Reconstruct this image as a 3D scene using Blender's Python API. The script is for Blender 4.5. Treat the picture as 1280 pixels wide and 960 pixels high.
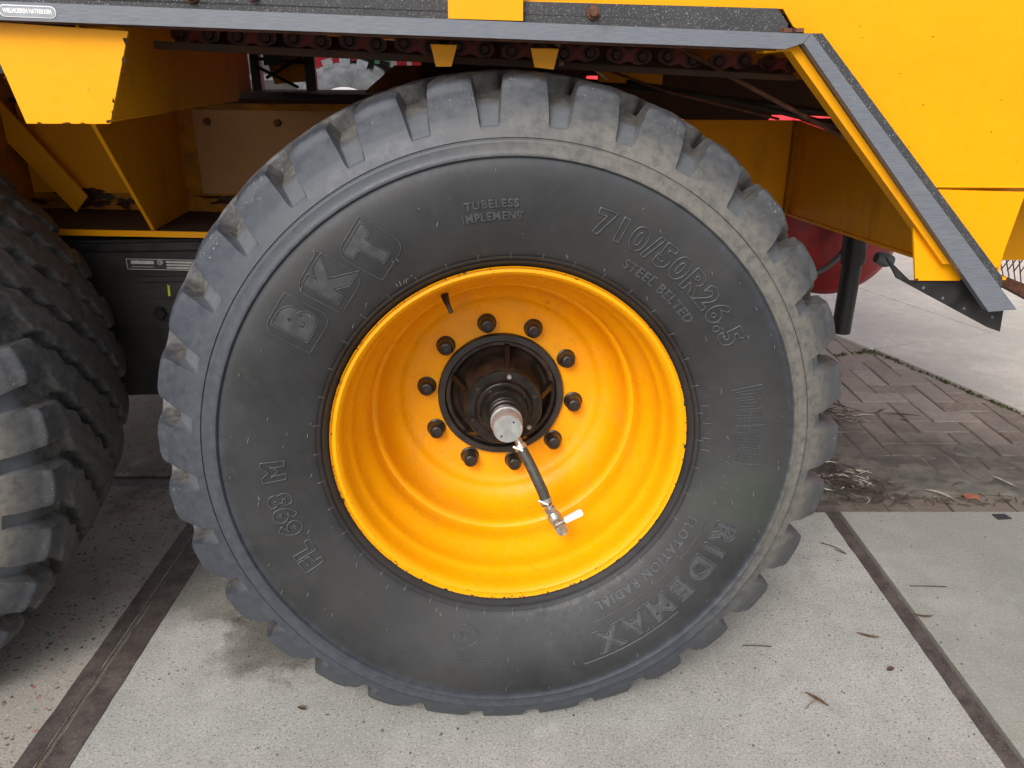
import bpy, bmesh, math, random
import numpy as np
from mathutils import Vector, Matrix
R = math.radians
PI = math.pi
random.seed(7); rng = np.random.default_rng(7)
for o in list(bpy.data.objects): bpy.data.objects.remove(o)
sc = bpy.context.scene
C = sc.collection

# ---------------------------------------------------------------- camera, sky, sun, exposure
cam = bpy.data.objects.new('camera', bpy.data.cameras.new('camera')); C.objects.link(cam)
cam.location = (0, 0, 1.33); cam.rotation_euler = (R(90 - 21.652), 0, 0)
cam.data.sensor_width = 36; cam.data.lens = 36 * 990 / 1280
cam.data.clip_start = .05; cam.data.clip_end = 600
sc.camera = cam
SUN_EL, SUN_AZ = R(40), R(200)                      # half high, behind the viewer's left shoulder, through cloud
w = bpy.data.worlds.new('World'); sc.world = w; w.use_nodes = True
nt = w.node_tree; bg = nt.nodes['Background']
sky = nt.nodes.new('ShaderNodeTexSky'); sky.sky_type = 'NISHITA'; sky.sun_disc = False
sky.sun_elevation = SUN_EL; sky.sun_rotation = SUN_AZ
sky.air_density = 1.0; sky.dust_density = 4.0; sky.ozone_density = 1.0
hs = nt.nodes.new('ShaderNodeHueSaturation'); hs.inputs['Saturation'].default_value = .42   # cloud veil
nt.links.new(sky.outputs[0], hs.inputs['Color']); nt.links.new(hs.outputs[0], bg.inputs[0])
bg.inputs[1].default_value = .14
sun = bpy.data.objects.new('sun', bpy.data.lights.new('sun', 'SUN')); C.objects.link(sun)
sun.data.energy = 1.3; sun.data.angle = R(25); sun.data.color = (1, .975, .94)
sd = Vector((math.sin(SUN_AZ) * math.cos(SUN_EL), math.cos(SUN_AZ) * math.cos(SUN_EL), math.sin(SUN_EL)))
sun.rotation_euler = sd.to_track_quat('Z', 'Y').to_euler(); sun.location = (0, -3, 6)
vs = sc.view_settings
vs.view_transform = 'Standard'; vs.look = 'None'; vs.gamma = 1; vs.exposure = 0.46
sc.render.engine = 'CYCLES'
sc.cycles.max_bounces = 8; sc.cycles.diffuse_bounces = 6

# ---------------------------------------------------------------- node helpers
class NT:
    def __init__(s, name, coord='Object'):
        s.m = bpy.data.materials.new(name); s.m.use_nodes = True; s.t = s.m.node_tree
        s.b = s.t.nodes['Principled BSDF']; s.tc = s.t.nodes.new('ShaderNodeTexCoord'); s.co = s.tc.outputs[coord]
    def n(s, kind, **k):
        x = s.t.nodes.new('ShaderNode' + kind)
        for a, v in k.items(): setattr(x, a, v)
        return x
    def inp(s, sock, v):
        if isinstance(v, bpy.types.NodeSocket): s.t.links.new(v, sock)
        elif isinstance(v, (tuple, list)): sock.default_value = tuple(v) + ((1,) if len(v) == 3 and len(sock.default_value) == 4 else ())
        else: sock.default_value = v
    def noise(s, scale, detail=4, rough=.6, co=None, dist=0):
        x = s.n('TexNoise'); x.inputs['Scale'].default_value = scale; x.inputs['Detail'].default_value = detail
        x.inputs['Roughness'].default_value = rough; x.inputs['Distortion'].default_value = dist
        s.t.links.new(co or s.co, x.inputs['Vector']); return x.outputs[0]
    def voro(s, scale, out='Distance', feature='F1'):
        x = s.n('TexVoronoi', feature=feature); x.inputs['Scale'].default_value = scale
        s.t.links.new(s.co, x.inputs['Vector']); return x.outputs[out]
    def ramp(s, v, a, b, ca=0., cb=1.):
        x = s.n('MapRange', interpolation_type='SMOOTHSTEP'); s.inp(x.inputs[0], v)
        s.inp(x.inputs[1], a); s.inp(x.inputs[2], b); s.inp(x.inputs[3], ca); s.inp(x.inputs[4], cb); return x.outputs[0]
    def math(s, op, a, b=0.):
        x = s.n('Math', operation=op); s.inp(x.inputs[0], a); s.inp(x.inputs[1], b); return x.outputs[0]
    def mix(s, f, a, b, blend='MIX'):
        x = s.n('Mix', data_type='RGBA', blend_type=blend); s.inp(x.inputs[0], f); s.inp(x.inputs[6], a); s.inp(x.inputs[7], b); return x.outputs[2]
    def xyz(s):
        x = s.n('SeparateXYZ'); s.t.links.new(s.co, x.inputs[0]); return x.outputs
    def near(s, p, rad, soft=.5, wob=None):
        x = s.n('VectorMath', operation='DISTANCE'); s.t.links.new(s.co, x.inputs[0]); x.inputs[1].default_value = p
        d = x.outputs['Value']
        if wob is not None: d = s.math('ADD', d, wob)
        return s.ramp(d, rad, rad * soft, 0, 1)
    def bump(s, h, strength=.3, dist=.002):
        x = s.n('Bump'); x.inputs['Strength'].default_value = strength; x.inputs['Distance'].default_value = dist
        s.t.links.new(h, x.inputs['Height']); s.t.links.new(x.outputs[0], s.b.inputs['Normal'])
    def out(s, col=None, rough=None, metal=None, spec=None, coat=None):
        for k, v in (('Base Color', col), ('Roughness', rough), ('Metallic', metal), ('Specular IOR Level', spec), ('Coat Weight', coat)):
            if v is not None: s.inp(s.b.inputs[k], v)
        return s.m
def simple(name, col, rough=.6, metal=0, var=.25, scale=30, bump=.15, spec=None):
    t = NT(name); a = tuple(c * (1 - var) for c in col); b = tuple(min(1, c * (1 + var)) for c in col)
    n = t.noise(scale, 5); t.bump(t.noise(scale * 4, 3), bump, .001)
    return t.out(t.mix(t.ramp(n, .3, .7), a, b), t.ramp(n, .3, .7, rough * .85, min(1, rough * 1.15)), metal, spec)

M = {}
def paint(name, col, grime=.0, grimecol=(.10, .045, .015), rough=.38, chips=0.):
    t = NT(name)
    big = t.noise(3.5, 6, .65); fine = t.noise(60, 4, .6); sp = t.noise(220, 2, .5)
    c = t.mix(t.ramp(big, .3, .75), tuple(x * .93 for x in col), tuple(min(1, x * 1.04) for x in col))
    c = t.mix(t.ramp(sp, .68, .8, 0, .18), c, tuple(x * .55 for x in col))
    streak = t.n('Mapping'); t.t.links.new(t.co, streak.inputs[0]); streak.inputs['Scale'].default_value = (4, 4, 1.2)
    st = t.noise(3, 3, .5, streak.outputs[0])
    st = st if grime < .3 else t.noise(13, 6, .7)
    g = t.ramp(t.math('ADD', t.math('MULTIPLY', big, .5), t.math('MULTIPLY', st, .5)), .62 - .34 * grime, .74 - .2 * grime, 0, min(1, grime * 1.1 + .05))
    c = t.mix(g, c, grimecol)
    if name == 'rim_paint':
        x_, y_, z_ = t.xyz(); sp2 = t.math('MULTIPLY', t.ramp(t.noise(130, 3, .7), .66, .70), t.ramp(t.noise(7, 3), .45, .65, 0, .8)); c = t.mix(sp2, c, (.20, .10, .03))
        du = t.math('MULTIPLY', t.ramp(t.noise(6, 6, .7, dist=.8), .45, .75, 0, .45), t.ramp(y_, .05, .30)); c = t.mix(du, c, (.52, .27, .06))
        sc_ = t.ramp(t.math('ABSOLUTE', t.math('SUBTRACT', t.noise(11, 2, .5, dist=2.), .5)), .0025, .001, 0, .5); c = t.mix(sc_, c, (.32, .13, .01))
    if chips:
        ch = t.ramp(t.noise(28, 6, .7), .66 - chips * .1, .675 - chips * .1)
        c = t.mix(ch, c, (.05, .028, .02))
    t.bump(t.math('ADD', t.math('MULTIPLY', t.noise(6, 3, .5), 8.), t.noise(45, 3, .6)), .35, .0012)
    return t.out(c, t.ramp(fine, .3, .7, rough * .8, rough * 1.3), 0, .28)
YEL = (.86, .362, .0)
M['yellow'] = paint('yellow_paint', YEL, .03)
M['yellow_rim'] = paint('rim_paint', (.85, .355, .0), .02, rough=.42)
M['yellow_dirty'] = paint('dirty_yellow_paint', (.80, .335, .0), .24, (.10, .048, .018), .6)
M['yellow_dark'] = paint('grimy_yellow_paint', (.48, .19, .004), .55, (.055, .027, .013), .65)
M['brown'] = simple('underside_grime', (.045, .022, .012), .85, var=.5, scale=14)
M['stained'] = paint('stained_panel_paint', (.42, .22, .09), .3, (.30, .15, .07), .6)
t = NT('weathered_grey_steel'); mp = t.n('Mapping'); t.t.links.new(t.co, mp.inputs[0]); mp.inputs['Scale'].default_value = (6, 40, 120)
g1 = t.noise(6, 4, .6, mp.outputs[0]); g2 = t.noise(300, 3, .7); g3 = t.noise(9, 5, .6)
c = t.mix(t.ramp(g1, .3, .7), (.125, .14, .165), (.175, .19, .215)); c = t.mix(t.ramp(g2, .66, .74, 0, .55), c, (.45, .46, .47)); c = t.mix(t.ramp(g3, .62, .75, 0, .35), c, (.09, .085, .08))
t.bump(g1, .25, .0008); M['galv'] = t.out(c, t.ramp(g3, .3, .7, .45, .65), .15)
M['strip'] = None
t = NT('speckled_black_strip'); s1 = t.noise(420, 3, .7); s2 = t.noise(12, 4)
M['strip'] = t.out(t.mix(t.ramp(s1, .57, .72), t.mix(s2, (.022, .023, .026), (.06, .06, .065)), (.35, .34, .33)), .75)
t.bump(s1, .5, .001)
M['black'] = simple('black_steel', (.016, .015, .015), .5, 0, .4, 25)
M['blackgrey'] = simple('dusty_black_steel', (.026, .023, .021), .7, 0, .5, 9)
M['hubblack'] = simple('greasy_hub_steel', (.014, .011, .009), .38, .35, .5, 30, .5)
M['hubbrown'] = simple('rusty_hub_steel', (.030, .019, .013), .5, .3, .6, 22, .5)
M['cap'] = simple('plastic_nut_cap', (.018, .016, .015), .38, 0, .3, 60)
M['silver'] = simple('turned_aluminium', (.40, .405, .40), .42, .55, .12, 70, .15)
M['steel'] = simple('zinc_steel', (.42, .39, .34), .35, .8, .3, 90, .3)
M['hose'] = simple('hose_rubber', (.045, .044, .036), .55, 0, .3, 80)
M['white'] = simple('white_plastic', (.75, .75, .74), .4, 0, .05, 30, .05)
M['rust'] = simple('rusty_iron', (.13, .055, .032), .85, .1, .5, 40, .6)
M['chain'] = simple('oily_red_chain', (.17, .035, .028), .5, .2, .5, 45, .4)
M['chaindark'] = simple('oily_dark_chain', (.05, .022, .018), .45, .3, .4, 45, .4)
M['tankred'] = simple('dark_red_paint', (.34, .015, .018), .42, 0, .3, 12)
M['red'] = simple('red_paint', (.80, .035, .05), .5, 0, .1, 6)
M['green'] = simple('green_print', (.10, .48, .26), .6, 0, .15, 10)
M['whitep'] = simple('white_print', (.8, .8, .8), .6, 0, .05, 10)
M['plate'] = simple('data_plate_metal', (.045, .045, .045), .45, .3, .3, 40)
M['platewhite'] = simple('data_plate_print', (.5, .5, .48), .5, 0, .15, 60)
M['chalk'] = simple('yellow_green_chalk', (.45, .5, .03), .9, 0, .2, 60)
M['stickerbg'] = simple('sticker_grey_print', (.28, .31, .33), .5, 0, .1, 40)
M['steeledge'] = None
t = NT('rusty_slab_edge'); n1 = t.noise(18, 6, .7); n2 = t.noise(240, 3, .7); n3 = t.noise(5, 4)
c = t.mix(t.ramp(n1, .3, .7), (.042, .031, .028), (.110, .088, .078)); c = t.mix(t.ramp(n2, .60, .70, 0, .7), c, (.30, .27, .24))
c = t.mix(t.ramp(n3, .45, .65, 0, .6), c, (.05, .04, .036))
t.bump(n1, .6, .003); M['steeledge'] = t.out(c, .75, .1)

def concrete(name, base, dark, light, pebble=0., stains_and_shade=(), tint=(.2, .17, .13)):
    t = NT(name)
    big = t.noise(1.6, 6, .6); mid = t.noise(14, 5, .6); f1 = t.noise(210, 3, .7); f2 = t.noise(150, 3, .7); f3 = t.noise(420, 2, .6)
    c = t.mix(t.ramp(big, .3, .7), tuple(b * .80 for b in base), tuple(b * 1.12 for b in base))
    c = t.mix(t.ramp(mid, .35, .75, 0, .6), c, tuple(b * .74 for b in base)); c = t.mix(t.ramp(t.noise(4.5, 7, .7, dist=.6), .5, .75, 0, .4), c, tuple(b * .72 for b in base))
    c = t.mix(t.ramp(f2, .54, .66, 0, .5), c, light)
    c = t.mix(t.ramp(f3, .56, .7, 0, .6), c, light)
    c = t.mix(t.ramp(f1, .54, .64, 0, .75), c, dark)
    c = t.mix(t.ramp(t.noise(110, 2, .5), .64, .69, 0, .7), c, dark)
    pits = t.ramp(t.noise(48, 3, .6), .70, .73); c = t.mix(pits, c, tuple(x * .5 for x in dark))
    if pebble:
        x = t.n('TexVoronoi'); x.inputs['Scale'].default_value = 62; x.inputs['Randomness'].default_value = 1
        wn = t.n('VectorMath', operation='ADD'); t.t.links.new(t.co, wn.inputs[0])
        nn = t.n('TexNoise'); nn.inputs['Scale'].default_value = 40; t.t.links.new(t.co, nn.inputs['Vector'])
        sc_ = t.n('VectorMath', operation='SCALE'); t.t.links.new(nn.outputs['Color'], sc_.inputs[0]); sc_.inputs['Scale'].default_value = .012
        t.t.links.new(sc_.outputs[0], wn.inputs[1]); t.t.links.new(wn.outputs[0], x.inputs['Vector'])
        pm = t.math('MULTIPLY', t.ramp(x.outputs['Distance'], .38, .3), t.ramp(t.noise(30, 3), .44, .56, 0, pebble))
        sep = t.n('SeparateColor'); t.t.links.new(x.outputs['Color'], sep.inputs[0])
        pc = t.mix(t.ramp(sep.outputs[0], 0, 1), (.07, .055, .045), (.40, .33, .27))
        pc = t.mix(t.ramp(sep.outputs[1], .85, .9), pc, (.34, .12, .07))
        c = t.mix(pm, c, pc)
        t.bump(t.math('ADD', t.math('MULTIPLY', pm, .7), f2), .5, .002)
    else:
        t.bump(t.math('ADD', f1, mid), .45, .0015)
    ln = t.math('ABSOLUTE', t.math('SUBTRACT', t.noise(1.7, 3, .5, dist=.4), .5)); c = t.mix(t.math('MULTIPLY', t.ramp(ln, .0035, .001), t.ramp(t.noise(2.2, 3), .5, .65, 0, .16)), c, tuple(min(1, b * 1.5) for b in base))
    sm2 = t.ramp(t.noise(3.2, 5, .7, dist=1.2), .60, .72, 0, .4); c = t.mix(sm2, c, tuple(b * 1.28 for b in base))
    for p, rad, k in stains_and_shade:
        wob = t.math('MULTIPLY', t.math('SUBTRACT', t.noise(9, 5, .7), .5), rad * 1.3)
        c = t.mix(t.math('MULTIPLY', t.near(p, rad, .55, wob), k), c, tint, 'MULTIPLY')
    return t.out(c, .88, 0, .3)
M['conc_mid'] = concrete('concrete_speckled', (.365, .36, .332), (.12, .115, .10), (.56, .55, .50),
    stains_and_shade=(((-.61, 1.60, 0), .16, .85), ((-.79, 1.86, 0), .22, .7), ((-.5, 1.75, 0), .3, .6), ((-.2, 1.9, 0), .5, .5)), tint=(.42, .40, .37))
M['conc_left'] = concrete('concrete_aggregate', (.36, .34, .30), (.11, .10, .09), (.42, .40, .36), pebble=.9,
    stains_and_shade=(((-1.2, 3.1, 0), 1.0, .8), ((-1.2, 2.2, 0), .45, .4)), tint=(.36, .32, .28))  # these spots put the trailer's shade between the tyres into the slab colour
M['conc_right'] = concrete('concrete_greyer', (.31, .305, .27), (.20, .19, .17), (.46, .45, .41),
    stains_and_shade=(((1.5, 1.75, 0), .3, .3),), tint=(.75, .78, .74))
M['conc_far'] = concrete('concrete_pale', (.66, .62, .55), (.44, .41, .36), (.76, .73, .66))
M['ground'] = concrete('ground_dirt', (.13, .11, .085), (.05, .045, .035), (.22, .2, .16))
t = NT('paving_brick', 'Generated'); oi = t.n('ObjectInfo'); t.co = t.n('NewGeometry').outputs['Position']
n1 = t.noise(35, 5, .7); n2 = t.noise(200, 3, .7); x, y, z = t.xyz()
c = t.mix(t.ramp(oi.outputs['Random'], 0, 1), (.27, .21, .165), (.46, .385, .32)); c = t.mix(t.ramp(n1, .35, .7), c, (.36, .31, .27)); c = t.mix(t.ramp(t.noise(90, 3, .6), .62, .7, 0, .6), c, (.12, .10, .085))
c = t.mix(t.ramp(n2, .58, .72, 0, .5), c, (.5, .46, .42))
brick_shade = t.ramp(t.math('ADD', y, t.math('MULTIPLY', t.noise(5, 5, .65), .7)), 3.55, 2.95)     # near bricks darker: shade of tyre and trailer put into the colour
c = t.mix(t.math('MULTIPLY', brick_shade, .80), c, (.40, .38, .37), 'MULTIPLY')
silt = t.math('MULTIPLY', t.ramp(t.math('ADD', t.math('MULTIPLY', x, .5), t.math('ADD', y, t.math('MULTIPLY', t.noise(4, 5, .6), .9))), 4.2, 3.9), .75)
silt = t.math('MULTIPLY', silt, t.ramp(y, 2.32, 2.36))
c = t.mix(silt, c, t.mix(t.ramp(t.noise(9, 6, .7), .35, .65), (.05, .047, .038), (.15, .13, .11)))
t.bump(t.math('ADD', t.math('MULTIPLY', n1, 1.6), n2), .9, .004); M['brick'] = t.out(c, .85)
M['moss'] = simple('moss', (.085, .095, .035), .95, 0, .5, 50, .6)
M['leaf'] = simple('dry_leaf', (.17, .10, .055), .8, 0, .4, 60)
M['leafdark'] = simple('dark_leaf', (.06, .045, .035), .75, 0, .4, 60)
M['straw'] = simple('pale_straw', (.45, .42, .34), .8, 0, .25, 60)
M['orange'] = simple('orange_scrap', (.30, .10, .045), .7, 0, .3, 60)

def rubber(name, dust=1.0):
    t = NT(name); x, y, z = t.xyz()
    r = t.math('SQRT', t.math('ADD', t.math('MULTIPLY', x, x), t.math('MULTIPLY', z, z)))
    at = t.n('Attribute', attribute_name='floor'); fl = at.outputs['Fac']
    n1 = t.noise(7, 6, .65); n2 = t.noise(55, 5, .7); n3 = t.noise(300, 3, .7)
    n0 = t.noise(2.6, 5, .6)
    base = t.mix(t.ramp(n1, .3, .7), (.014, .0155, .0172), (.027, .029, .032)); base = t.mix(t.ramp(n0, .4, .65, 0, .65), base, (.038, .0365, .0355))
    base = t.mix(t.ramp(t.noise(30, 5, .7), .55, .75, 0, .35), base, (.052, .050, .048))
    # dusty shoulder outside the sidewall rings
    sh = t.ramp(t.math('ADD', r, t.math('MULTIPLY', n1, .02)), .545, .575)
    base = t.mix(t.math('MULTIPLY', sh, .85 * dust), base, t.mix(t.ramp(n2, .3, .75), (.036, .043, .056), (.062, .070, .086)))
    # dried mud towards the right of the tyre
    side = t.ramp(t.math('ADD', t.math('ADD', x, t.math('MULTIPLY', z, .55)), t.math('MULTIPLY', n1, .4)), .28, .75)
    mud = t.math('MULTIPLY', t.math('MULTIPLY', side, t.ramp(r, .553, .56)), t.ramp(r, .665, .60, .25, 1))
    mud = t.math('MULTIPLY', mud, t.ramp(n2, .25, .6, .35, .8))
    base = t.mix(mud, base, t.mix(n2, (.115, .105, .085), (.20, .185, .155)))
    # groove floors: paler blue-grey, brown mud towards the tread, dark further in
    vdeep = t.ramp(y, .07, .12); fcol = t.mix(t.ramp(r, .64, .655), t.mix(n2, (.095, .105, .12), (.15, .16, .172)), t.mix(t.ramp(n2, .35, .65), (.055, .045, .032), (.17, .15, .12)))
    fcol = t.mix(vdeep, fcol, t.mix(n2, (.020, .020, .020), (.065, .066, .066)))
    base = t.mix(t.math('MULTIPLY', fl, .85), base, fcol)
    # tread crown: dusty worn rubber, lightened to offset the shade under the body
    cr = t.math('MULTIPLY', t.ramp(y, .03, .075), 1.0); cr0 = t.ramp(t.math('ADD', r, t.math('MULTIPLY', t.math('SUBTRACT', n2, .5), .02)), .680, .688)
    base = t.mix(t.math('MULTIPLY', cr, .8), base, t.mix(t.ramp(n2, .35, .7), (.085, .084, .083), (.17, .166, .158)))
    # white abrasion specks near the lug edges
    ed = t.math('MULTIPLY', t.ramp(r, .635, .668), t.ramp(r, .70, .686))
    spk = t.math('MULTIPLY', ed, t.ramp(t.noise(170, 4, .8), .60, .68, 0, .8)); spk = t.math('MULTIPLY', spk, t.ramp(t.noise(12, 3), .45, .6))
    base = t.mix(spk, base, (.42, .42, .41))
    # scuffs on the sidewall
    sc2 = t.math('MULTIPLY', t.ramp(t.noise(22, 6, .75, dist=1.5), .62, .72, 0, .25), t.ramp(r, .55, .53))
    base = t.mix(sc2, base, (.085, .075, .07))
    grn = t.near((.47, -.05, -.12), .14, .3, t.math('MULTIPLY', t.math('SUBTRACT', n1, .5), .12)); base = t.mix(t.math('MULTIPLY', grn, .3), base, (.06, .075, .055))
    t.bump(t.math('ADD', t.math('MULTIPLY', n2, .6), t.math('MULTIPLY', n3, .4)), .28, .0012)
    return t.out(base, t.ramp(n2, .25, .75, .44, .62), 0, .5)
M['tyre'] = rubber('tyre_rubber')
M['letter'] = simple('raised_lettering_rubber', (.052, .055, .060), .40, 0, .2, 60, .1)
M['vent'] = simple('moulding_hair_rubber', (.17, .17, .17), .5, 0, .3, 60, .1)

# ---------------------------------------------------------------- mesh helpers
def link(name, me, mat=None, parent=None, loc=None, kind=None):
    o = bpy.data.objects.new(name, me); C.objects.link(o)
    if mat is not None and me is not None and not me.materials: me.materials.append(M[mat] if isinstance(mat, str) else mat)
    if parent: o.parent = parent
    if loc is not None: o.location = loc
    if kind: o['kind'] = kind
    return o
def finish(bm, name, mat, parent=None, loc=None, bevel=0, smooth=False, kind=None, seg=1):
    if bevel:
        bmesh.ops.bevel(bm, geom=[e for e in bm.edges if len(e.link_faces) == 2 and e.calc_face_angle(0) > .5], offset=bevel, segments=seg, affect='EDGES', clamp_overlap=True)
    bmesh.ops.recalc_face_normals(bm, faces=bm.faces)
    if smooth:
        for f in bm.faces: f.smooth = True
        for e in bm.edges:
            if len(e.link_faces) == 2 and e.calc_face_angle(0) > .6: e.smooth = False
    me = bpy.data.meshes.new(name); bm.to_mesh(me); bm.free()
    return link(name, me, mat, parent, loc, kind)
def prism_bm(bm, poly, a0, a1, axis='v'):
    """poly in the two other axes, extruded along axis a0..a1. axis v: poly=(x,z); axis u: poly=(y,z); axis w: poly=(x,y)"""
    def P(p, a): return {'v': (p[0], a, p[1]), 'u': (a, p[0], p[1]), 'w': (p[0], p[1], a)}[axis]
    A = [bm.verts.new(P(p, a0)) for p in poly]; B = [bm.verts.new(P(p, a1)) for p in poly]
    n = len(poly); bm.faces.new(A); bm.faces.new(B[::-1])
    for i in range(n): bm.faces.new((A[i], B[i], B[(i + 1) % n], A[(i + 1) % n]))
def prism(name, poly, a0, a1, mat, parent=None, axis='v', bevel=.0015, **k):
    bm = bmesh.new(); prism_bm(bm, poly, a0, a1, axis); return finish(bm, name, mat, parent, bevel=bevel, **k)
def box(name, lo, hi, mat, parent=None, bevel=.002, **k):
    return prism(name, [(lo[0], lo[2]), (hi[0], lo[2]), (hi[0], hi[2]), (lo[0], hi[2])], lo[1], hi[1], mat, parent, bevel=bevel, **k)
def tube_bm(bm, pts, rad, n=10, cap=True):
    pts = [Vector(p) for p in pts]; rads = rad if isinstance(rad, (list, tuple)) else [rad] * len(pts); rings = []
    up = None
    for i, p in enumerate(pts):
        d = (pts[min(i + 1, len(pts) - 1)] - pts[max(i - 1, 0)]).normalized()
        if up is None: up = d.orthogonal().normalized()
        a = (up - d * up.dot(d)).normalized(); up = a; b = d.cross(a)
        rings.append([bm.verts.new(p + (a * math.cos(2 * PI * k / n) + b * math.sin(2 * PI * k / n)) * rads[i]) for k in range(n)])
    for A, B in zip(rings, rings[1:]):
        for k in range(n): bm.faces.new((A[k], A[(k + 1) % n], B[(k + 1) % n], B[k]))
    if cap: bm.faces.new(rings[0][::-1]); bm.faces.new(rings[-1])
def tube(name, pts, rad, mat, parent=None, n=10, **k):
    bm = bmesh.new(); tube_bm(bm, pts, rad, n); return finish(bm, name, mat, parent, smooth=True, **k)
def smoothpath(pts, k=8):
    pts = [Vector(p) for p in pts]; o = []
    for i in range(len(pts) - 1):
        p0, p1, p2, p3 = pts[max(i - 1, 0)], pts[i], pts[i + 1], pts[min(i + 2, len(pts) - 1)]
        for j in range(k):
            s = j / k; o.append(.5 * ((2 * p1) + (p2 - p0) * s + (2 * p0 - 5 * p1 + 4 * p2 - p3) * s * s + (-p0 + 3 * p1 - 3 * p2 + p3) * s ** 3))
    o.append(pts[-1]); return o
def lathe_bm(bm, prof, n=64, c=(0, 0), wob=None):
    """prof = [(r, v)] revolved about the y axis through c=(x, z)"""
    rings = []
    for r, v in prof:
        if r < 1e-6: rings.append([bm.verts.new((c[0], v, c[1]))]); continue
        rings.append([bm.verts.new((c[0] + r * math.cos(2 * PI * k / n), v, c[1] + r * math.sin(2 * PI * k / n))) for k in range(n)])
    for A, B in zip(rings, rings[1:]):
        for k in range(n):
            a0, a1 = A[k % len(A)], A[(k + 1) % len(A)]; b0, b1 = B[k % len(B)], B[(k + 1) % len(B)]
            f = [a0]; f += [a1] if a1 is not a0 else []; f += [b1] if b1 is not b0 else [b0]; f += [b0] if b1 is not b0 else []
            if len(f) >= 3: bm.faces.new(f)
def lathe(name, prof, mat, parent=None, n=64, c=(0, 0), **k):
    bm = bmesh.new(); lathe_bm(bm, prof, n, c); return finish(bm, name, mat, parent, smooth=True, **k)
def tag(o, label, cat=None, group=None):
    o['label'] = label
    if cat: o['category'] = cat
    if group: o['group'] = group
    return o
def empty(name, loc, rot=(0, 0, 0), parent=None):
    o = bpy.data.objects.new(name, None); C.objects.link(o); o.location = loc; o.rotation_euler = rot; o.empty_display_size = .1
    if parent: o.parent = parent
    return o

# ---------------------------------------------------------------- tyre
NP = 32
OUT0 = [(.350, .020), (.358, .004), (.366, -.006), (.3690, -.0125), (.3705, -.0085), (.374, -.0145), (.3775, -.0185), (.3795, -.0150), (.384, -.0200), (.400, -.0285), (.425, -.039), (.450, -.0470), (.480, -.0535),
        (.510, -.0565), (.535, -.0560), (.5540, -.0520), (.5555, -.0560), (.5575, -.0590), (.5600, -.0590), (.5625, -.0570), (.575, -.0550), (.5815, -.0550), (.5838, -.0535), (.5845, -.0475), (.5865, -.0470), (.5875, -.0495), (.597, -.0460)]
LUG = [(.602, -.0440), (.612, -.0400), (.625, -.0330), (.640, -.0220), (.655, -.0105), (.668, .0005), (.6790, .0070), (.6850, .0110), (.6900, .0300), (.695, .055), (.6995, .090), (.704, .15), (.7065, .22), (.707, .30)]
FLO = [(.602, -.0435), (.609, -.0320), (.617, -.0190), (.626, -.0060), (.634, .0060), (.641, .0180), (.645, .0300), (.6480, .0420), (.6520, .0560), (.6580, .076), (.6670, .100), (.6700, .16), (.6720, .225), (.6730, .30)]
VM = .30
def polyres(P, n):
    P = np.array(P); d = np.r_[0, np.cumsum(np.hypot(*np.diff(P, axis=0).T))]; s = np.linspace(0, d[-1], n)
    return np.c_[np.interp(s, d, P[:, 0]), np.interp(s, d, P[:, 1])]
def side_v(r):
    P = np.array(OUT0); return float(np.interp(r, P[:, 0], P[:, 1]))
def sstep(x, a, b):
    t = np.clip((x - a) / (b - a), 0, 1); return t * t * (3 - 2 * t)
def bulge(r, z): return .018 * sstep(-z, .30, .62) * sstep(r, .36, .50) * sstep(.70 - r, 0, .10)
def surf_v(x, z): r = math.hypot(x, z); return side_v(r) - float(bulge(r, z))
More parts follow.
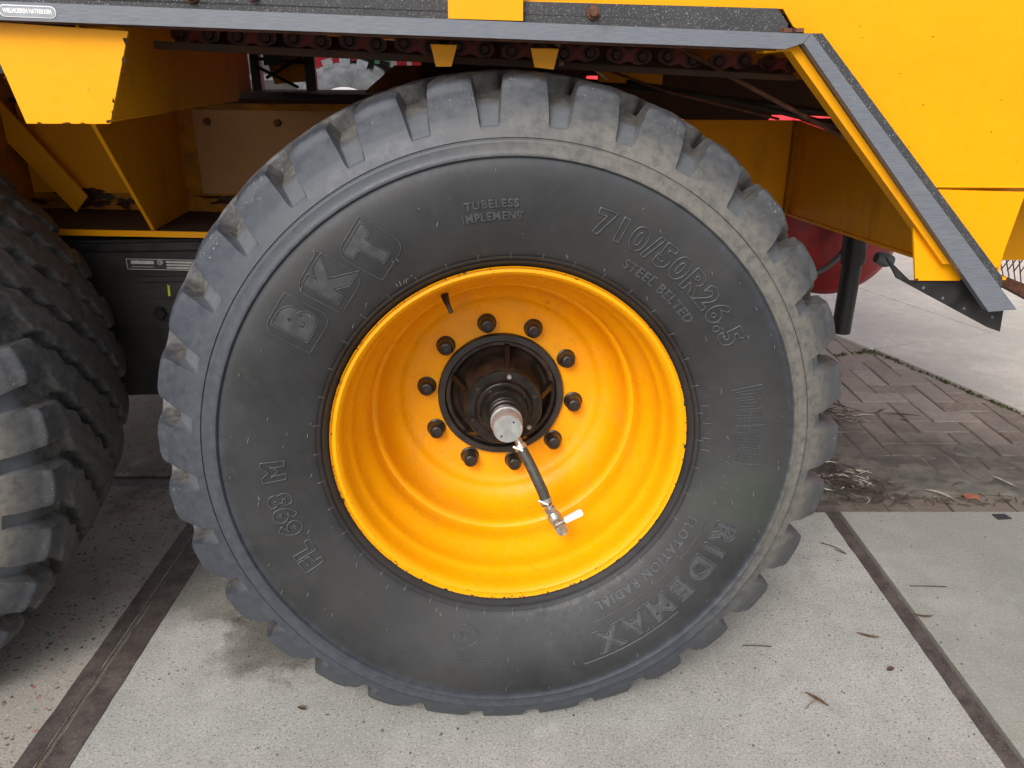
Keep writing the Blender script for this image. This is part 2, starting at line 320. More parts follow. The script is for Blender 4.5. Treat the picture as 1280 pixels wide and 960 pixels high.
def tyre_mesh(name, cz, camb, phase, nz=96, clamp=True):
    def dens(P, k):
        o = []
        for (a, b), (c, d) in zip(P, P[1:]):
            for j in range(k): o.append((a + (c - a) * j / k, b + (d - b) * j / k))
        return o
    base = np.array(dens(OUT0[:9], 1) + dens(OUT0[8:], 2)); base = base[np.r_[True, np.any(np.diff(base, axis=0) != 0, axis=1)]]
    lug = polyres(LUG, nz); n = len(LUG)
    # same parameter on both profiles
    L = np.array(LUG); d = np.r_[0, np.cumsum(np.hypot(*np.diff(L, axis=0).T))]; s = np.linspace(0, d[-1], nz)
    F = np.array(FLO); flo = np.c_[np.interp(s, d, F[:, 0]), np.interp(s, d, F[:, 1])]
    sn = s / d[-1]
    cks = np.array([0, .24, .42, .48, .57, .63, .72, .78, .87, .93, 1.0]); cv = -np.array([0, .02, .06, .34, .46, .74, .86, 1.14, 1.26, 1.54, 1.62])
    wks = np.array([0, .03, .10, .26, .42, .49, 1.0]); wv = np.array([.27, .31, .33, .42, .42, .31, .30])
    fk = np.array([-1.25, -.98, -.62, 0, .62, .98, 1.25])      # in half groove widths, then across the lug
    def half(base_c, sign):
        cc = base_c + sign * np.interp(sn, cks, cv); hw = np.interp(sn, wks, wv) / 2; hw = np.where(sn < .03, hw, hw)
        col = []; msk = []
        for f_ in (-1, -.95, -.80, 0, .80, .95, 1): col.append(hw * f_ * 1.0); msk.append({1: 1., .95: .90, .80: .05, 0: 0.}[abs(f_)])
        rest = np.array([.012, .035, .09, .22, .38, .5, .62, .78, .91, .965, .988]); edge = np.array([.93, 1, 1, 1, 1, 1, 1, 1, 1, 1, .93]) * 0 + 1
        for q_ in rest: col.append(hw + (1 - 2 * hw) * q_); msk.append(1.)
        return cc, np.stack(col, 1), np.array(msk)
    def build(base_c, sign):
        cc, col, msk = half(base_c, sign)                       # (ns,), (ns, K), (K,)
        K = col.shape[1]; pit = np.arange(NP)
        jit = .012 * np.sin(pit * 12.9898 + 1)
        ph_ = (cc[:, None, None] + col[:, None, :] + pit[None, :, None] + jit[None, :, None]).reshape(len(sn), -1)
        m = np.tile(msk, NP)[None, :] * np.ones((len(sn), 1)); m = 1 - (1 - m) * sstep(sn, 0.004, .022)[:, None]
        near_e = np.tile(np.r_[np.ones(7), [.95, .75, .36, .08, 0, 0, 0, .10, .42, .78, .96]], NP)[None, :]
        rr = flo[:, 0:1] * (1 - m) + lug[:, 0:1] * m; v = flo[:, 1:2] * (1 - m) + lug[:, 1:2] * m
        rr = rr - (.0055 * sstep(sn, .10, .3) * (1 - .75 * sstep(sn, .42, .5)))[:, None] * near_e * m
        wear = .0012 * np.sin(ph_ * 2 * PI * 3.1 + sn[:, None] * 40) * sstep(sn, .2, .35)[:, None]; rr = rr + wear * m
        return ph_ * 2 * PI / NP, rr, v, 1 - m
    t1, r1, v1, f1 = build(phase, 1)
    t2, r2, v2, f2 = build(phase + 2 * cv[-1], -1)
    nth = t1.shape[1]
    nb = len(base)
    TH = np.vstack([np.repeat(t1[:1], nb, 0), t1, t2[::-1][1:], np.repeat(t2[:1], nb, 0)])
    Rr = np.vstack([np.repeat(base[:, :1], nth, 1), r1, r2[::-1][1:], np.repeat(base[::-1, :1], nth, 1)])
    V = np.vstack([np.repeat(base[:, 1:], nth, 1), v1, (2 * VM - v2)[::-1][1:], np.repeat(2 * VM - base[::-1, 1:], nth, 1)])
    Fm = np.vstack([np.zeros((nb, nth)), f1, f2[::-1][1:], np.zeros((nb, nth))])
    X = Rr * np.cos(TH); Z = Rr * np.sin(TH)
    # loaded: the tread is flat where it meets the ground and the sidewall bulges over it
    if clamp:
        V = V + np.sign(V - VM) * bulge(Rr, Z)
        zw = cz + Z * math.cos(camb) + V * math.sin(camb)
        k = np.maximum(0, .0015 - zw)
        soft = .010 * np.exp(-np.maximum(zw - .0015, 0) / .02) * (Z < -.4)
        Z = Z + (k + 0 * soft) / math.cos(camb)
    ns = Rr.shape[0]
    co = np.stack([X, V, Z], -1).reshape(-1, 3)
    i = np.arange(ns - 1)[:, None] * nth; j = np.arange(nth)[None, :]; j2 = (j + 1) % nth
    q = np.stack([i + j, i + j2, i + nth + j2, i + nth + j], -1).reshape(-1, 4)[:, ::-1]
    me = bpy.data.meshes.new(name)
    me.vertices.add(len(co)); me.vertices.foreach_set('co', co.astype('f').ravel())
    me.loops.add(q.size); me.loops.foreach_set('vertex_index', q.astype('i').ravel())
    me.polygons.add(len(q)); me.polygons.foreach_set('loop_start', (np.arange(len(q)) * 4).astype('i'))
    me.polygons.foreach_set('use_smooth', np.ones(len(q), bool))
    me.update(); me.validate()
    me.set_sharp_from_angle(angle=R(36))
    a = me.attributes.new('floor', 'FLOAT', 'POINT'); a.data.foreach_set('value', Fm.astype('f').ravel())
    return me

# ---------------------------------------------------------------- text
def text_mesh(s, size, fill=True, bevel=0., offset=0., extrude=0., spacing=1.):
    cu = bpy.data.curves.new('text', 'FONT'); cu.body = s; cu.size = size; cu.align_x = 'CENTER'; cu.align_y = 'CENTER'
    cu.fill_mode = 'FRONT' if fill else 'NONE'; cu.bevel_depth = bevel; cu.offset = offset; cu.extrude = extrude; cu.bevel_resolution = 1
    cu.resolution_u = 4; cu.space_character = spacing
    if fill and extrude: cu.fill_mode = 'BOTH'
    o = bpy.data.objects.new('text', cu); C.objects.link(o); bpy.context.view_layer.update()
    me = bpy.data.meshes.new_from_object(o.evaluated_get(bpy.context.evaluated_depsgraph_get()))
    bpy.data.objects.remove(o); bpy.data.curves.remove(cu); return me
def wrap(me, rc, ang, sx=1., sy=1., lift=.0008, shear=0., rot=0., straight=None):
    """bend flat text onto the sidewall, reading clockwise round the wheel, centred on angle ang (degrees)"""
    a0 = R(ang)
    bm = bmesh.new(); bm.from_mesh(me)
    for _ in range(4):
        le = [e for e in bm.edges if e.calc_length() > .007]
        if not le: break
        bmesh.ops.subdivide_edges(bm, edges=le, cuts=1)
    bmesh.ops.triangulate(bm, faces=bm.faces[:]); bm.to_mesh(me); bm.free()
    for v in me.vertices:
        x, y, z = v.co; x *= sx; y *= sy; x += shear * y
        if rot: x, y = x * math.cos(rot) - y * math.sin(rot), x * math.sin(rot) + y * math.cos(rot)
        if straight is not None:
            ca, sa = math.cos(R(straight)), math.sin(R(straight)); px = rc * math.cos(a0) + x * sa + y * ca; pz = rc * math.sin(a0) - x * ca + y * sa
        else:
            a = a0 - x / rc; r = rc + y; px, pz = r * math.cos(a), r * math.sin(a)
        v.co = (px, surf_v(px, pz) - lift - z, pz)
    return me
def join_meshes(name, meshes):
    bm = bmesh.new()
    for m in meshes: bm.from_mesh(m); bpy.data.meshes.remove(m)
    me = bpy.data.meshes.new(name); bm.to_mesh(me); bm.free(); return me
def polyline_mesh(pts, rad=.0009):
    bm = bmesh.new()
    P = []
    for a, b in zip(pts, pts[1:]):
        a, b = Vector(a), Vector(b); k = max(1, int((b - a).length / .008))
        P += [a.lerp(b, j / k) for j in range(k)]
    P.append(Vector(pts[-1]))
    tube_bm(bm, [(p.x, p.y, 0) for p in P], rad, 6)
    me = bpy.data.meshes.new('line'); bm.to_mesh(me); bm.free(); return me

# ---------------------------------------------------------------- the trailer
YAW = .081
trailer = empty('farm_trailer', (-.002, 1.429, 0), (0, 0, YAW))
tag(trailer, 'large yellow agricultural trailer with grey mudguard rail standing on its big tyres', 'trailer')
HUBZ = .634; CAMB = -.05

def wheel(u, front, phase, full=True, steer=0.):
    e = empty('wheel', (u, front, HUBZ), (CAMB, 0, steer), trailer)
    me = tyre_mesh('tyre', HUBZ, CAMB, phase)
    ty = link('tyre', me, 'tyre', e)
    # ------- rim
    prof = [(.343, .034), (.347, .014), (.3515, .004), (.3565, -.0035), (.3575, -.0005), (.3560, .0030), (.3520, .0020), (.3465, .0012), (.3405, .0065), (.3365, .018), (.3345, .030),
            (.3310, .050), (.3270, .058), (.3235, .064), (.3215, .074), (.3200, .090), (.3160, .104), (.3080, .120), (.3000, .134), (.2960, .146),
            (.2945, .162), (.2935, .178), (.2900, .186), (.2850, .189), (.2805, .195), (.2785, .206), (.2765, .225), (.2725, .245), (.2655, .262), (.2560, .275), (.2440, .284), (.2380, .287), (.2335, .292), (.2280, .300), (.2190, .305), (.2050, .307), (.140, .307), (.128, .309), (.127, .320), (.140, .321), (.23, .325), (.29, .33), (.33, .40), (.350, .58)]
    n = 160; bm = bmesh.new(); lathe_bm(bm, prof, n); rim = finish(bm, 'rim', 'yellow_rim', e, smooth=True)
    # chipped black paint on the flange
    bm = bmesh.new()
    for k in range(150 if full else 10):
        a = rng.uniform(0, 2 * PI)
        if rng.random() < .5: a = rng.normal(-PI / 2, .6)
        la = rng.uniform(.004, .030) * (1 if rng.random() < .3 else .4); r0 = rng.choice([.3568, .3555, .3535, .3475], p=[.5, .25, .15, .1]); dr = rng.uniform(.0006, .0018)
        def pv(r): return float(np.interp(r, [.3465, .3520, .3560, .3575], [.0012, .0018, -.0031, -.0030])) - .0009
        N = 5; A = []; B = []
        for j in range(N):
            t_ = a + la * (j / (N - 1) - .5); jr = rng.uniform(-.0005, .0005); taper = math.sin(PI * (j + .6) / (N + .2))
            r1, r2 = r0 - dr * taper + jr, r0 + dr * .6 * taper + jr
            A.append(bm.verts.new((r1 * math.cos(t_), pv(r1), r1 * math.sin(t_)))); B.append(bm.verts.new((r2 * math.cos(t_), pv(r2), r2 * math.sin(t_))))
        for j in range(N - 1): bm.faces.new((A[j], A[j + 1], B[j + 1], B[j]))
    ch = finish(bm, 'paint_chips', 'black', e, kind='stuff')
    # ------- hub
    lathe('hub_ring', [(.128, .312), (.130, .296), (.132, .290), (.1455, .290), (.1475, .294), (.1475, .3065)], 'black', e, 96)
    bm = bmesh.new(); lathe_bm(bm, [(.1275, .306), (.1275, .300), (.120, .300), (.1165, .306), (.112, .318), (.104, .322), (.098, .312), (.095, .280), (.091, .245), (.088, .225), (.0875, .219), (.085, .216), (.060, .216)], 96)
    finish(bm, 'hub', 'hubbrown', e, smooth=True)
    for k in range(5):      # ribs of the hub casting
        a = 2 * PI * k / 5 + .2; ca, sa = math.cos(a), math.sin(a); bm = bmesh.new()
        prism_bm(bm, [(.090, -.005), (.124, -.006), (.124, .006), (.090, .005)], .270, .305, 'w')
        for v in bm.verts: x, y, z = v.co; z2 = z if x > .1 else z - .05; v.co = (x * ca - y * sa, z2 + (.012 if x > .1 else 0), x * sa + y * ca)
        finish(bm, 'hub_rib', 'hubblack', e, bevel=.001)
    lathe('hub_flange', [(.0865, .224), (.0870, .209), (.0855, .2065), (.066, .2065), (.0635, .203), (.062, .196), (.060, .1945), (.054, .1945), (.052, .190), (.0505, .176), (.0485, .174), (.036, .174)], 'hubblack', e, 72)
    if full:
        for k in range(6):
            a = 2 * PI * k / 6 + .35; bm = bmesh.new(); lathe_bm(bm, [(0, .2005), (.0052, .2005), (.0060, .2018), (.0060, .2065)], 6, (.0745 * math.cos(a), .0745 * math.sin(a)))
            finish(bm, 'flange_bolt', 'steel' if k in (1, 5) else 'hubbrown', e)
        for k in range(4):
            a = 2 * PI * k / 4 + .6; bm = bmesh.new(); lathe_bm(bm, [(0, .190), (.0036, .190), (.0042, .191), (.0042, .196)], 8, (.054 * math.cos(a), .054 * math.sin(a)))
            finish(bm, 'cover_screw', 'hubbrown', e)
    # rotary air coupling on the axle end
    lathe('coupling_neck', [(.0385, .178), (.0385, .168), (.0360, .166), (.0360, .160), (.0385, .158), (.0385, .150), (.0350, .148), (.0350, .138), (.0365, .137), (.0365, .131), (.033, .129), (.033, .116)], 'hubblack', e, 48)
    lathe('coupling_body', [(.0330, .140), (.0330, .127), (.0345, .126), (.0345, .118), (.0315, .117), (.0315, .081), (.0300, .0780), (0, .0780)], 'silver', e, 48)
    if full:
        for a, rr in ((.9, .019), (-2.3, .021)):
            lathe('cap_hole', [(.0024, .0777), (0, .0775)], 'black', e, 10, (rr * math.cos(a), rr * math.sin(a)))
        H = [(.012, .122, -.020), (.024, .112, -.040), (.033, .102, -.058)]
        tube('hose_elbow', smoothpath(H, 5), .0085, 'steel', e, 12)
        hp = smoothpath([(.027, .106, -.050), (.036, .097, -.066), (.048, .086, -.088), (.063, .071, -.120), (.074, .064, -.145), (.0815, .058, -.170)], 7)
        tube('air_hose', hp, .0118, 'hose', e, 18)
        for f in (.06, .93):
            i = int(f * (len(hp) - 1)); p = hp[i]; d = (hp[min(i + 1, len(hp) - 1)] - hp[max(i - 1, 0)]).normalized()
            bm = bmesh.new(); tube_bm(bm, [p - d * .006, p - d * .0055, p + d * .0055, p + d * .006], [.0128, .0136, .0136, .0128], 20)
            tube_bm(bm, [p + Vector((-.016, -.006, .004)), p + Vector((.004, -.015, -.002))], .0035, 8)
            finish(bm, 'hose_clamp', 'steel', e, smooth=True)
        P0 = Vector((.0805, .058, -.166)); D = Vector((.1165, .045, -.232)) - P0; D.normalize()
        def ax(s_): return P0 + D * s_
        bm = bmesh.new(); tube_bm(bm, [ax(.0), ax(.012)], .0085, 14); tube_bm(bm, [ax(.012), ax(.013), ax(.022), ax(.023)], [.012, .0135, .0135, .012], 6)
        tube_bm(bm, [ax(.023), ax(.030), ax(.040), ax(.050), ax(.055)], [.0105, .0145, .0155, .0145, .0115], 18)
        tube_bm(bm, [ax(.055), ax(.056), ax(.072), ax(.073)], [.0125, .0145, .0145, .0125], 6); tube_bm(bm, [ax(.0735), ax(.078)], .0105, 16)
        tube_bm(bm, [ax(.040) + Vector((0, -.010, 0)), ax(.040) + Vector((0, -.023, 0))], .0068, 12)
        finish(bm, 'ball_valve', 'steel', e, smooth=True)
        bm = bmesh.new(); q = ax(.040) + Vector((0, -.025, 0)); e1 = Vector((.058, 0, .030)).normalized(); e2 = Vector((-e1.z, 0, e1.x))
        pts = [(.018, -.0045), (.0195, -.0060), (.057, -.0072), (.0605, -.004), (.0605, .004), (.057, .0072), (.0195, .0060), (.018, .0045)]
        A = [bm.verts.new(q + e1 * a + e2 * b + Vector((0, -.003, 0))) for a, b in pts]; B = [bm.verts.new(q + e1 * a + e2 * b + Vector((0, .004, 0))) for a, b in pts]
        bm.faces.new(A); bm.faces.new(B[::-1])
        for i in range(8): bm.faces.new((A[i], B[i], B[(i + 1) % 8], A[(i + 1) % 8]))
        finish(bm, 'valve_lever', 'white', e, bevel=.001)
        bm = bmesh.new(); tube_bm(bm, [q + e1 * -.004 + Vector((0, .001, 0)), q + e1 * .020 + Vector((0, .001, 0))], .0028, 8); finish(bm, 'lever_shank', 'steel', e, smooth=True)
        # wheel nuts with black caps, one mesh shared
        base = None
        for k in range(10):
            a = R(100 + 36 * k); x, z = .1745 * math.cos(a), .1745 * math.sin(a)
            if base is None:
                bm = bmesh.new(); lathe_bm(bm, [(.0222, .0), (.0222, -.0035), (.0195, -.005), (.0190, -.012), (.0175, -.022), (.0165, -.030), (.0145, -.034), (.0125, -.0355), (.0085, -.036), (.0075, -.0345), (0, -.034)], 20)
                base = finish(bm, 'wheel_nut', 'cap', e, smooth=True); base.location = (x, .307, z)
            else:
                c_ = base.copy(); C.objects.link(c_); c_.parent = e; c_.location = (x, .307, z); c_.rotation_euler = (R(rng.uniform(-4, 4)), 0, R(rng.uniform(-4, 4)))
        # tyre valve
        a = R(114); tube('valve_stem', [(.304 * math.cos(a), .125, .304 * math.sin(a)), (.296 * math.cos(a), .102, .296 * math.sin(a)), (.286 * math.cos(a), .094, .286 * math.sin(a)), (.272 * math.cos(a), .092, .272 * math.sin(a))], [.0085, .0065, .0045, .0045], 'black', e, 12)
    # ------- moulded lettering
    if full:
        def part(name, meshes): return link(name, join_meshes(name, meshes) if isinstance(meshes, list) else meshes, 'letter', e)
        part('size_lettering', wrap(text_mesh('710/50R26.5', .060, False, .0017, .0024, 0, 1.20), .468, 49.2, 1.0, 1.0, .0009))
        part('pattern_lettering', wrap(text_mesh('FL 693 M', .053, False, .0016, .0032, 0, 1.22), .457, 195, 1.0, 1.0, .0009))
        part('belt_lettering', wrap(text_mesh('STEEL BELTED', .0255, True, .0004, .0006, .0012, 1.12), .420, 48.8, 1.0))
        part('tubeless_lettering', wrap(text_mesh('TUBELESS', .0195, True, .0004, .0004, .0012, 1.18), .4775, 94.3, 1.0))
        part('implement_lettering', wrap(text_mesh('IMPLEMENT', .0195, True, .0004, .0004, .0012, 1.10), .4555, 94.3, 1.0))
        part('flotation_lettering', wrap(text_mesh('FLOTATION RADIAL', .026, True, .0004, .0005, .0012, 1.25), .408, -44, 1.0))
        part('model_lettering', wrap(text_mesh('RIDEMAX', .060, False, .0014, .0034, 0, 1.42), .474, -44.5, 1.16, 1.0))
        part('model_lettering', wrap(text_mesh('RIDEMAX', .060, True, 0, .0012, .0008, 1.42), .474, -44.5, 1.16, 1.0))
        for pts, r in (([(-.235, -.040), (.225, -.040)], .474), ([(-.235, -.040), (-.225, .034)], .474), ([(.225, -.040), (.235, .034)], .474), ([(.235, .034), (.02, .036)], .474)):
            part('lettering_frame', wrap(polyline_mesh(pts, .0011), r, -44.5))
        for ch_, ang in (('B', 145.0), ('K', 133.4), ('T', 121.8)):
            hw, hh = .040, .046
            def plaque(q):
                o_ = []
                for cx, cy, r_, a_ in ((-hw + q, -hh + q, .004, 180), (hw - q, -hh + q, .022, 270), (hw - q, hh - q, .004, 0), (-hw + q, hh - q, .022, 90)):
                    sx_, sy_ = (1 if cx > 0 else -1), (1 if cy > 0 else -1)
                    for j in range(5): t_ = R(a_ + 22.5 * j); o_.append((cx - sx_ * r_ + r_ * math.cos(t_), cy - sy_ * r_ + r_ * math.sin(t_)))
                return o_ + [o_[0]]
            part('letter_frame', wrap(polyline_mesh(plaque(0), .0013), .472, ang, straight=146))
            part('maker_letter', wrap(text_mesh(ch_, .078, False, .0011, .0075, 0), .472, ang, 1.05, 1.05, .0004, straight=146))
            part('maker_letter', wrap(text_mesh(ch_, .078, True, 0, .0050, .0006), .472, ang, 1.05, 1.05, .0002, straight=146))
        misc = []
        for k in range(5): misc.append(wrap(polyline_mesh([(-.085 + .002 * k, .012 - .010 * k), (.075, .012 - .010 * k)], .0006), .478, 4.5))
        for x in (-.088, .078, -.006): misc.append(wrap(polyline_mesh([(x, .022), (x, -.038)], .0011), .478, 4.5))
        for k in range(24):
            x = -.082 + k * .0065; misc.append(wrap(polyline_mesh([(x, -.030 + .006 * math.sin(k * 2.1)), (x + .002, .016 - .008 * (k % 3))], .0007), .478, 4.5))
        part('fine_print', misc)['kind'] = 'stuff'
        misc = []
        for k, (x0, l) in enumerate(((-.050, .026), (-.012, .022), (.020, .016), (.046, .020))):
            misc.append(wrap(polyline_mesh([(x0, -.007), (x0 + l, -.007), (x0 + l, .007), (x0, .007), (x0, -.007)], .0008), .392, 4))
        for k in range(4): misc.append(wrap(polyline_mesh([(-.055, -.006 * k), (.06, -.006 * k)], .0005), .478, 262))
        part('fine_print', misc)['kind'] = 'stuff'
        circ = [(.020 * math.cos(a) * (1.5), .020 * math.sin(a)) for a in np.linspace(.5, 6.0, 22)]
        part('round_mark', wrap(polyline_mesh(circ, .0010), .428, 256)); part('triangle_mark', wrap(polyline_mesh([(.009 * math.cos(a), .009 * math.sin(a)) for a in np.linspace(PI / 2, PI / 2 + 2 * PI, 4)], .0009), .428, 256))
    # ------- moulding hairs
    bm = bmesh.new()
    for k in range(130 if full else 30):
        a = rng.uniform(0, 2 * PI); r = rng.choice([.395, .43, .465, .50, .535]) + rng.normal(0, .004); v = surf_v(r * math.cos(a), r * math.sin(a))
        p = Vector((r * math.cos(a), v, r * math.sin(a))); q = p + Vector((rng.uniform(-.004, .004), -rng.uniform(.004, .008), -rng.uniform(.000, .007)))
        tube_bm(bm, [p, q], .00045, 4)
    for k in range(40):     # short ribs across the bead line
        a = 2 * PI * k / 40; r = .378
        tube_bm(bm, [((r - .004) * math.cos(a), side_v(r - .004) - .0004, (r - .004) * math.sin(a)), ((r + .009) * math.cos(a), side_v(r + .009) - .0004, (r + .009) * math.sin(a))], .0005, 4)
    finish(bm, 'moulding_hairs', 'vent', e, kind='stuff')
    return e
w1 = wheel(0, 0, .32)
w2 = wheel(-1.605, .0, .75, full=False, steer=.11)
w1['label'] = 'front wheel with its whole orange yellow rim, hub and air hose in view'
w2['label'] = 'second wheel whose dark tread faces its neighbour'

# ------- body and rail (local coordinates: u along the trailer, v away from the viewer, z up)
T = trailer
prism('side_panel', [(-3.4, 2.7), (-3.4, 1.446), (.478, 1.428), (.500, 1.400), (.560, 1.372), (.815, 1.1235), (1.75, 1.108), (1.75, 2.7)], .050, .056, 'yellow', T, bevel=.002)
prism('panel_fold', [(.056, 1.124), (.056, 1.116), (.115, 1.090), (.118, 1.096)], .82, 1.75, 'yellow', T, axis='u')
box('body_rear', (-3.4, 2.62, 1.46), (1.75, 2.66, 2.7), 'yellow', T)
box('body_floor', (-3.4, .06, 1.475), (1.75, 2.62, 1.50), 'yellow_dirty', T)  # unseen floor, yellow chosen to bounce fill light under the body
box('body_end', (-3.4, .06, 1.50), (-3.36, 2.62, 2.7), 'yellow', T)
box('body_end', (1.71, .06, 1.12), (1.75, 2.62, 2.7), 'yellow', T)  # unseen end, set here to let light onto the ground at right
for k, x in enumerate(np.arange(-3.0, 1.6, .55)):
    box('floor_rib', (x, .10, 1.425), (x + .05, 2.6, 1.4745), 'brown', T)
# rail: light grey lower lip and dark speckled upper strip
def zr(u, a=1.4295, b=1.387, u0=-.797, u1=.511): return a + (b - a) * (u - u0) / (u1 - u0)
rail_top = [(-3.3, zr(-3.3)), (-.797, 1.4295), (.511, 1.387)]
prism('mudguard_rail', [(-3.3, zr(-3.3)), (.511, 1.3865), (.500, 1.372), (.470, 1.3625), (-.803, 1.4025), (-3.3, zr(-3.3) - .028)], 0, .020, 'galv', T, bevel=.0025, seg=2)
prism('rail_flange', [(-3.3, zr(-3.3) - .026), (.462, 1.3645), (.462, 1.3600), (-3.3, zr(-3.3) - .0305)], .0205, .075, 'rust', T)
prism('mudguard_strip', [(-3.3, zr(-3.3) + .0005), (.4835, 1.3882), (.4835, 1.404), (.462, 1.4275), (-3.3, 1.50)], .034, .0495, 'strip', T, bevel=.0015)
prism('mudguard_brace', [(.5125, 1.387), (1.003, .889), (.945, .886), (.501, 1.3715)], -.001, .019, 'galv', T, bevel=.0025, seg=2)
prism('brace_flange', [(.440, 1.3620), (.500, 1.3705), (.860, .978), (.845, .978), (.488, 1.3600), (.440, 1.3560)], .0205, .055, 'yellow_dirty', T)
prism('brace_strip', [(.514, 1.388), (.541, 1.388), (.973, .950), (.977, .923), (.972, .921)], .020, .034, 'strip', T, bevel=.0015)
# rail fixings
for (u_, z_, s_) in ((.142, 1.4195, 1), (-.515, 1.441, 1), (-.417, 1.442, .8)):
    bm = bmesh.new(); lathe_bm(bm, [(0, .022), (.0062 * s_, .022), (.0078 * s_, .024), (.0078 * s_, .029), (.0115 * s_, .0295), (.012 * s_, .0335)], 12, (u_, z_)); finish(bm, 'rail_bolt', 'rust', T)
for u_ in (.476, .497): box('weld_lug', (u_ - .007, .012, 1.3895), (u_ + .007, .034, 1.396), 'rust', T)
prism('clamp_plate', [(-.102, 1.4085), (.022, 1.4055), (.022, 1.52), (-.102, 1.52)], .020, .034, 'yellow', T)
# hanging box brackets
prism('hanging_bracket', [(-.846, 1.402), (-.811, 1.246), (-.676, 1.245), (-.622, 1.388)], .030, .036, 'yellow', T)
box('bracket_web', (-.706, .0365, 1.2465), (-.700, 1.068, 1.472), 'yellow_dirty', T)
box('bracket_web', (-.706, 1.0685, 1.2655), (-.700, 1.22, 1.472), 'yellow_dirty', T)
prism('hanging_bracket', [(.762, 1.120), (.805, .9425), (.935, .9395), (.972, .969), (.992, 1.112)], .036, .042, 'yellow', T)
M['rustchip'] = simple('rust_chip', (.055, .022, .013), .9, 0, .5, 200, .4, .15)
def chip(cu, cz_, wd, ht, v, seed):
    g = np.random.default_rng(seed); bm = bmesh.new(); n = 16; A = []
    for j in range(n):
        a = 2 * PI * j / n; k_ = 1 + .4 * g.normal(0, .6); k_ = max(.35, min(1.5, k_)); A.append((cu + wd * k_ * math.cos(a), cz_ + ht * k_ * math.sin(a)))
    prism_bm(bm, A, v - .0004, v); return finish(bm, 'paint_chip', 'rustchip', T)
for i, q in enumerate(((-.628, 1.372, .006, .011), (-.636, 1.344, .0055, .009), (-.641, 1.328, .003, .006), (-.664, 1.282, .003, .007), (-.678, 1.249, .007, .004), (-.745, 1.2465, .012, .0018), (-.79, 1.247, .005, .002), (-.829, 1.318, .004, .003), (-.701, 1.3, .0012, .0012), (-.669, 1.262, .002, .006), (-.72, 1.2463, .006, .0015))): chip(q[0], q[1], q[2] * .6, q[3] * .6, .0299, i)
for i, q in enumerate(((.807, .9445, .005, .0025), (.90, .9415, .006, .0014), (.776, 1.06, .002, .005), (.93, .955, .003, .002))): chip(*q, .0359, 40 + i)
for i in range(14): chip(rng.uniform(.62, 1.05), rng.uniform(1.14, 1.42), rng.uniform(.0006, .0014), rng.uniform(.0006, .0014), .0499, 60 + i)
bm = bmesh.new(); lathe_bm(bm, [(0, .040), (.010, .040), (.0125, .043), (.0125, .0495)], 20, (.992, 1.449)); finish(bm, 'panel_bolt', 'black', T, smooth=True)
for pts in ([(-.700, .03, 1.247), (-.703, .40, 1.2465)], [(.976, 1.05, 1.19), (.976, .36, 1.122)]): tube('weld_bead', smoothpath(pts, 6), .003, 'yellow_dirty', T, 6)
tube('weld_bead', [(.80, .0495, 1.1225), (1.70, .0495, 1.1085)], .0022, 'yellow', T, 8)
# bent tabs under the rail
for a in ([(-.134, 1.372), (-.087, 1.371), (-.098, 1.335), (-.126, 1.335)], [(.046, 1.366), (.097, 1.365), (.088, 1.330), (.053, 1.334)]):
    prism('bent_tab', a, .120, .126, 'yellow', T)
box('tab_lug', (.098, .118, 1.336), (.106, .128, 1.343), 'rust', T, bevel=.001)
# roller chain and its track
def zc(u): return 1.389 + (1.343 - 1.389) * (u + .495) / (.540 + .495)
ch = prism('chain_track', [(-.62, zc(-.62) + .012), (.60, zc(.60) - .006), (.60, zc(.60) - .022), (-.62, zc(-.62) - .018)], .262, .300, 'brown', T)
prism('chain_guard', [(-.64, zc(-.64) - .016), (.58, zc(.58) - .022), (.58, zc(.58) - .032), (-.64, zc(-.64) - .030)], .200, .262, 'brown', T)
cchain = empty('drive_chain', (0, 0, 0), parent=T)
lk = None
for k in range(12):
    u_ = -.575 + k * .1035; zz = zc(u_) - .001
    if lk is None:
        bm = bmesh.new(); N = 36; out = []
        for j in range(N):
            a = 2 * PI * j / N; c_ = math.cos(a); s_ = math.sin(a); x_ = .041 * c_ * (1 + .10 * abs(c_)); hgt = .0175 * (1 - .42 * math.exp(-(x_ / .012) ** 2)); out.append((x_, hgt * math.copysign(abs(s_) ** .7, s_)))
        prism_bm(bm, out, -.004, .004)
        lk = finish(bm, 'chain_link', 'chain', cchain, bevel=.0015)
        bm = bmesh.new()
        lathe_bm(bm, [(0, -.0115), (.0075, -.0115), (.0095, -.0085), (.0098, -.0055), (.0150, -.0052), (.0150, -.0036)], 14)
        pin0 = finish(bm, 'chain_pin', 'chaindark', cchain, smooth=True)
        o = lk
    else:
        o = lk.copy(); C.objects.link(o); o.parent = cchain
    ty_ = R(2.5 + rng.uniform(-5, 5)); o.location = (u_, .245 + (.003 if k % 2 else 0), zz); o.rotation_euler = (0, ty_, 0)
    for sx in (-.026, .026):
        p_ = pin0 if (k == 0 and sx < 0) else pin0.copy()
        if p_ is not pin0: C.objects.link(p_); p_.parent = cchain
        p_.location = (u_ + sx * math.cos(ty_), o.location.y, zz - sx * math.sin(ty_))
# stays and cables
tube('stay_rod', [(.34, .22, 1.372), (.46, .24, 1.318), (.730, .26, 1.195)], .0048, 'rust', T)
tube('stay_rod', [(.05, .50, 1.400), (.42, .55, 1.280), (.72, .60, 1.215)], .0032, 'rust', T)
tube('stay_rod', [(.10, .42, 1.400), (.20, .5, 1.352), (.30, .7, 1.31)], .0036, 'steel', T)
tube('stay_rod', [(.12, .62, 1.425), (.30, .66, 1.355), (.62, .7, 1.330)], .0025, 'rust', T)
tube('stay_rod', [(-.70, .05, 1.385), (-.64, .06, 1.403), (-.40, .10, 1.398)], .0055, 'yellow_dirty', T)
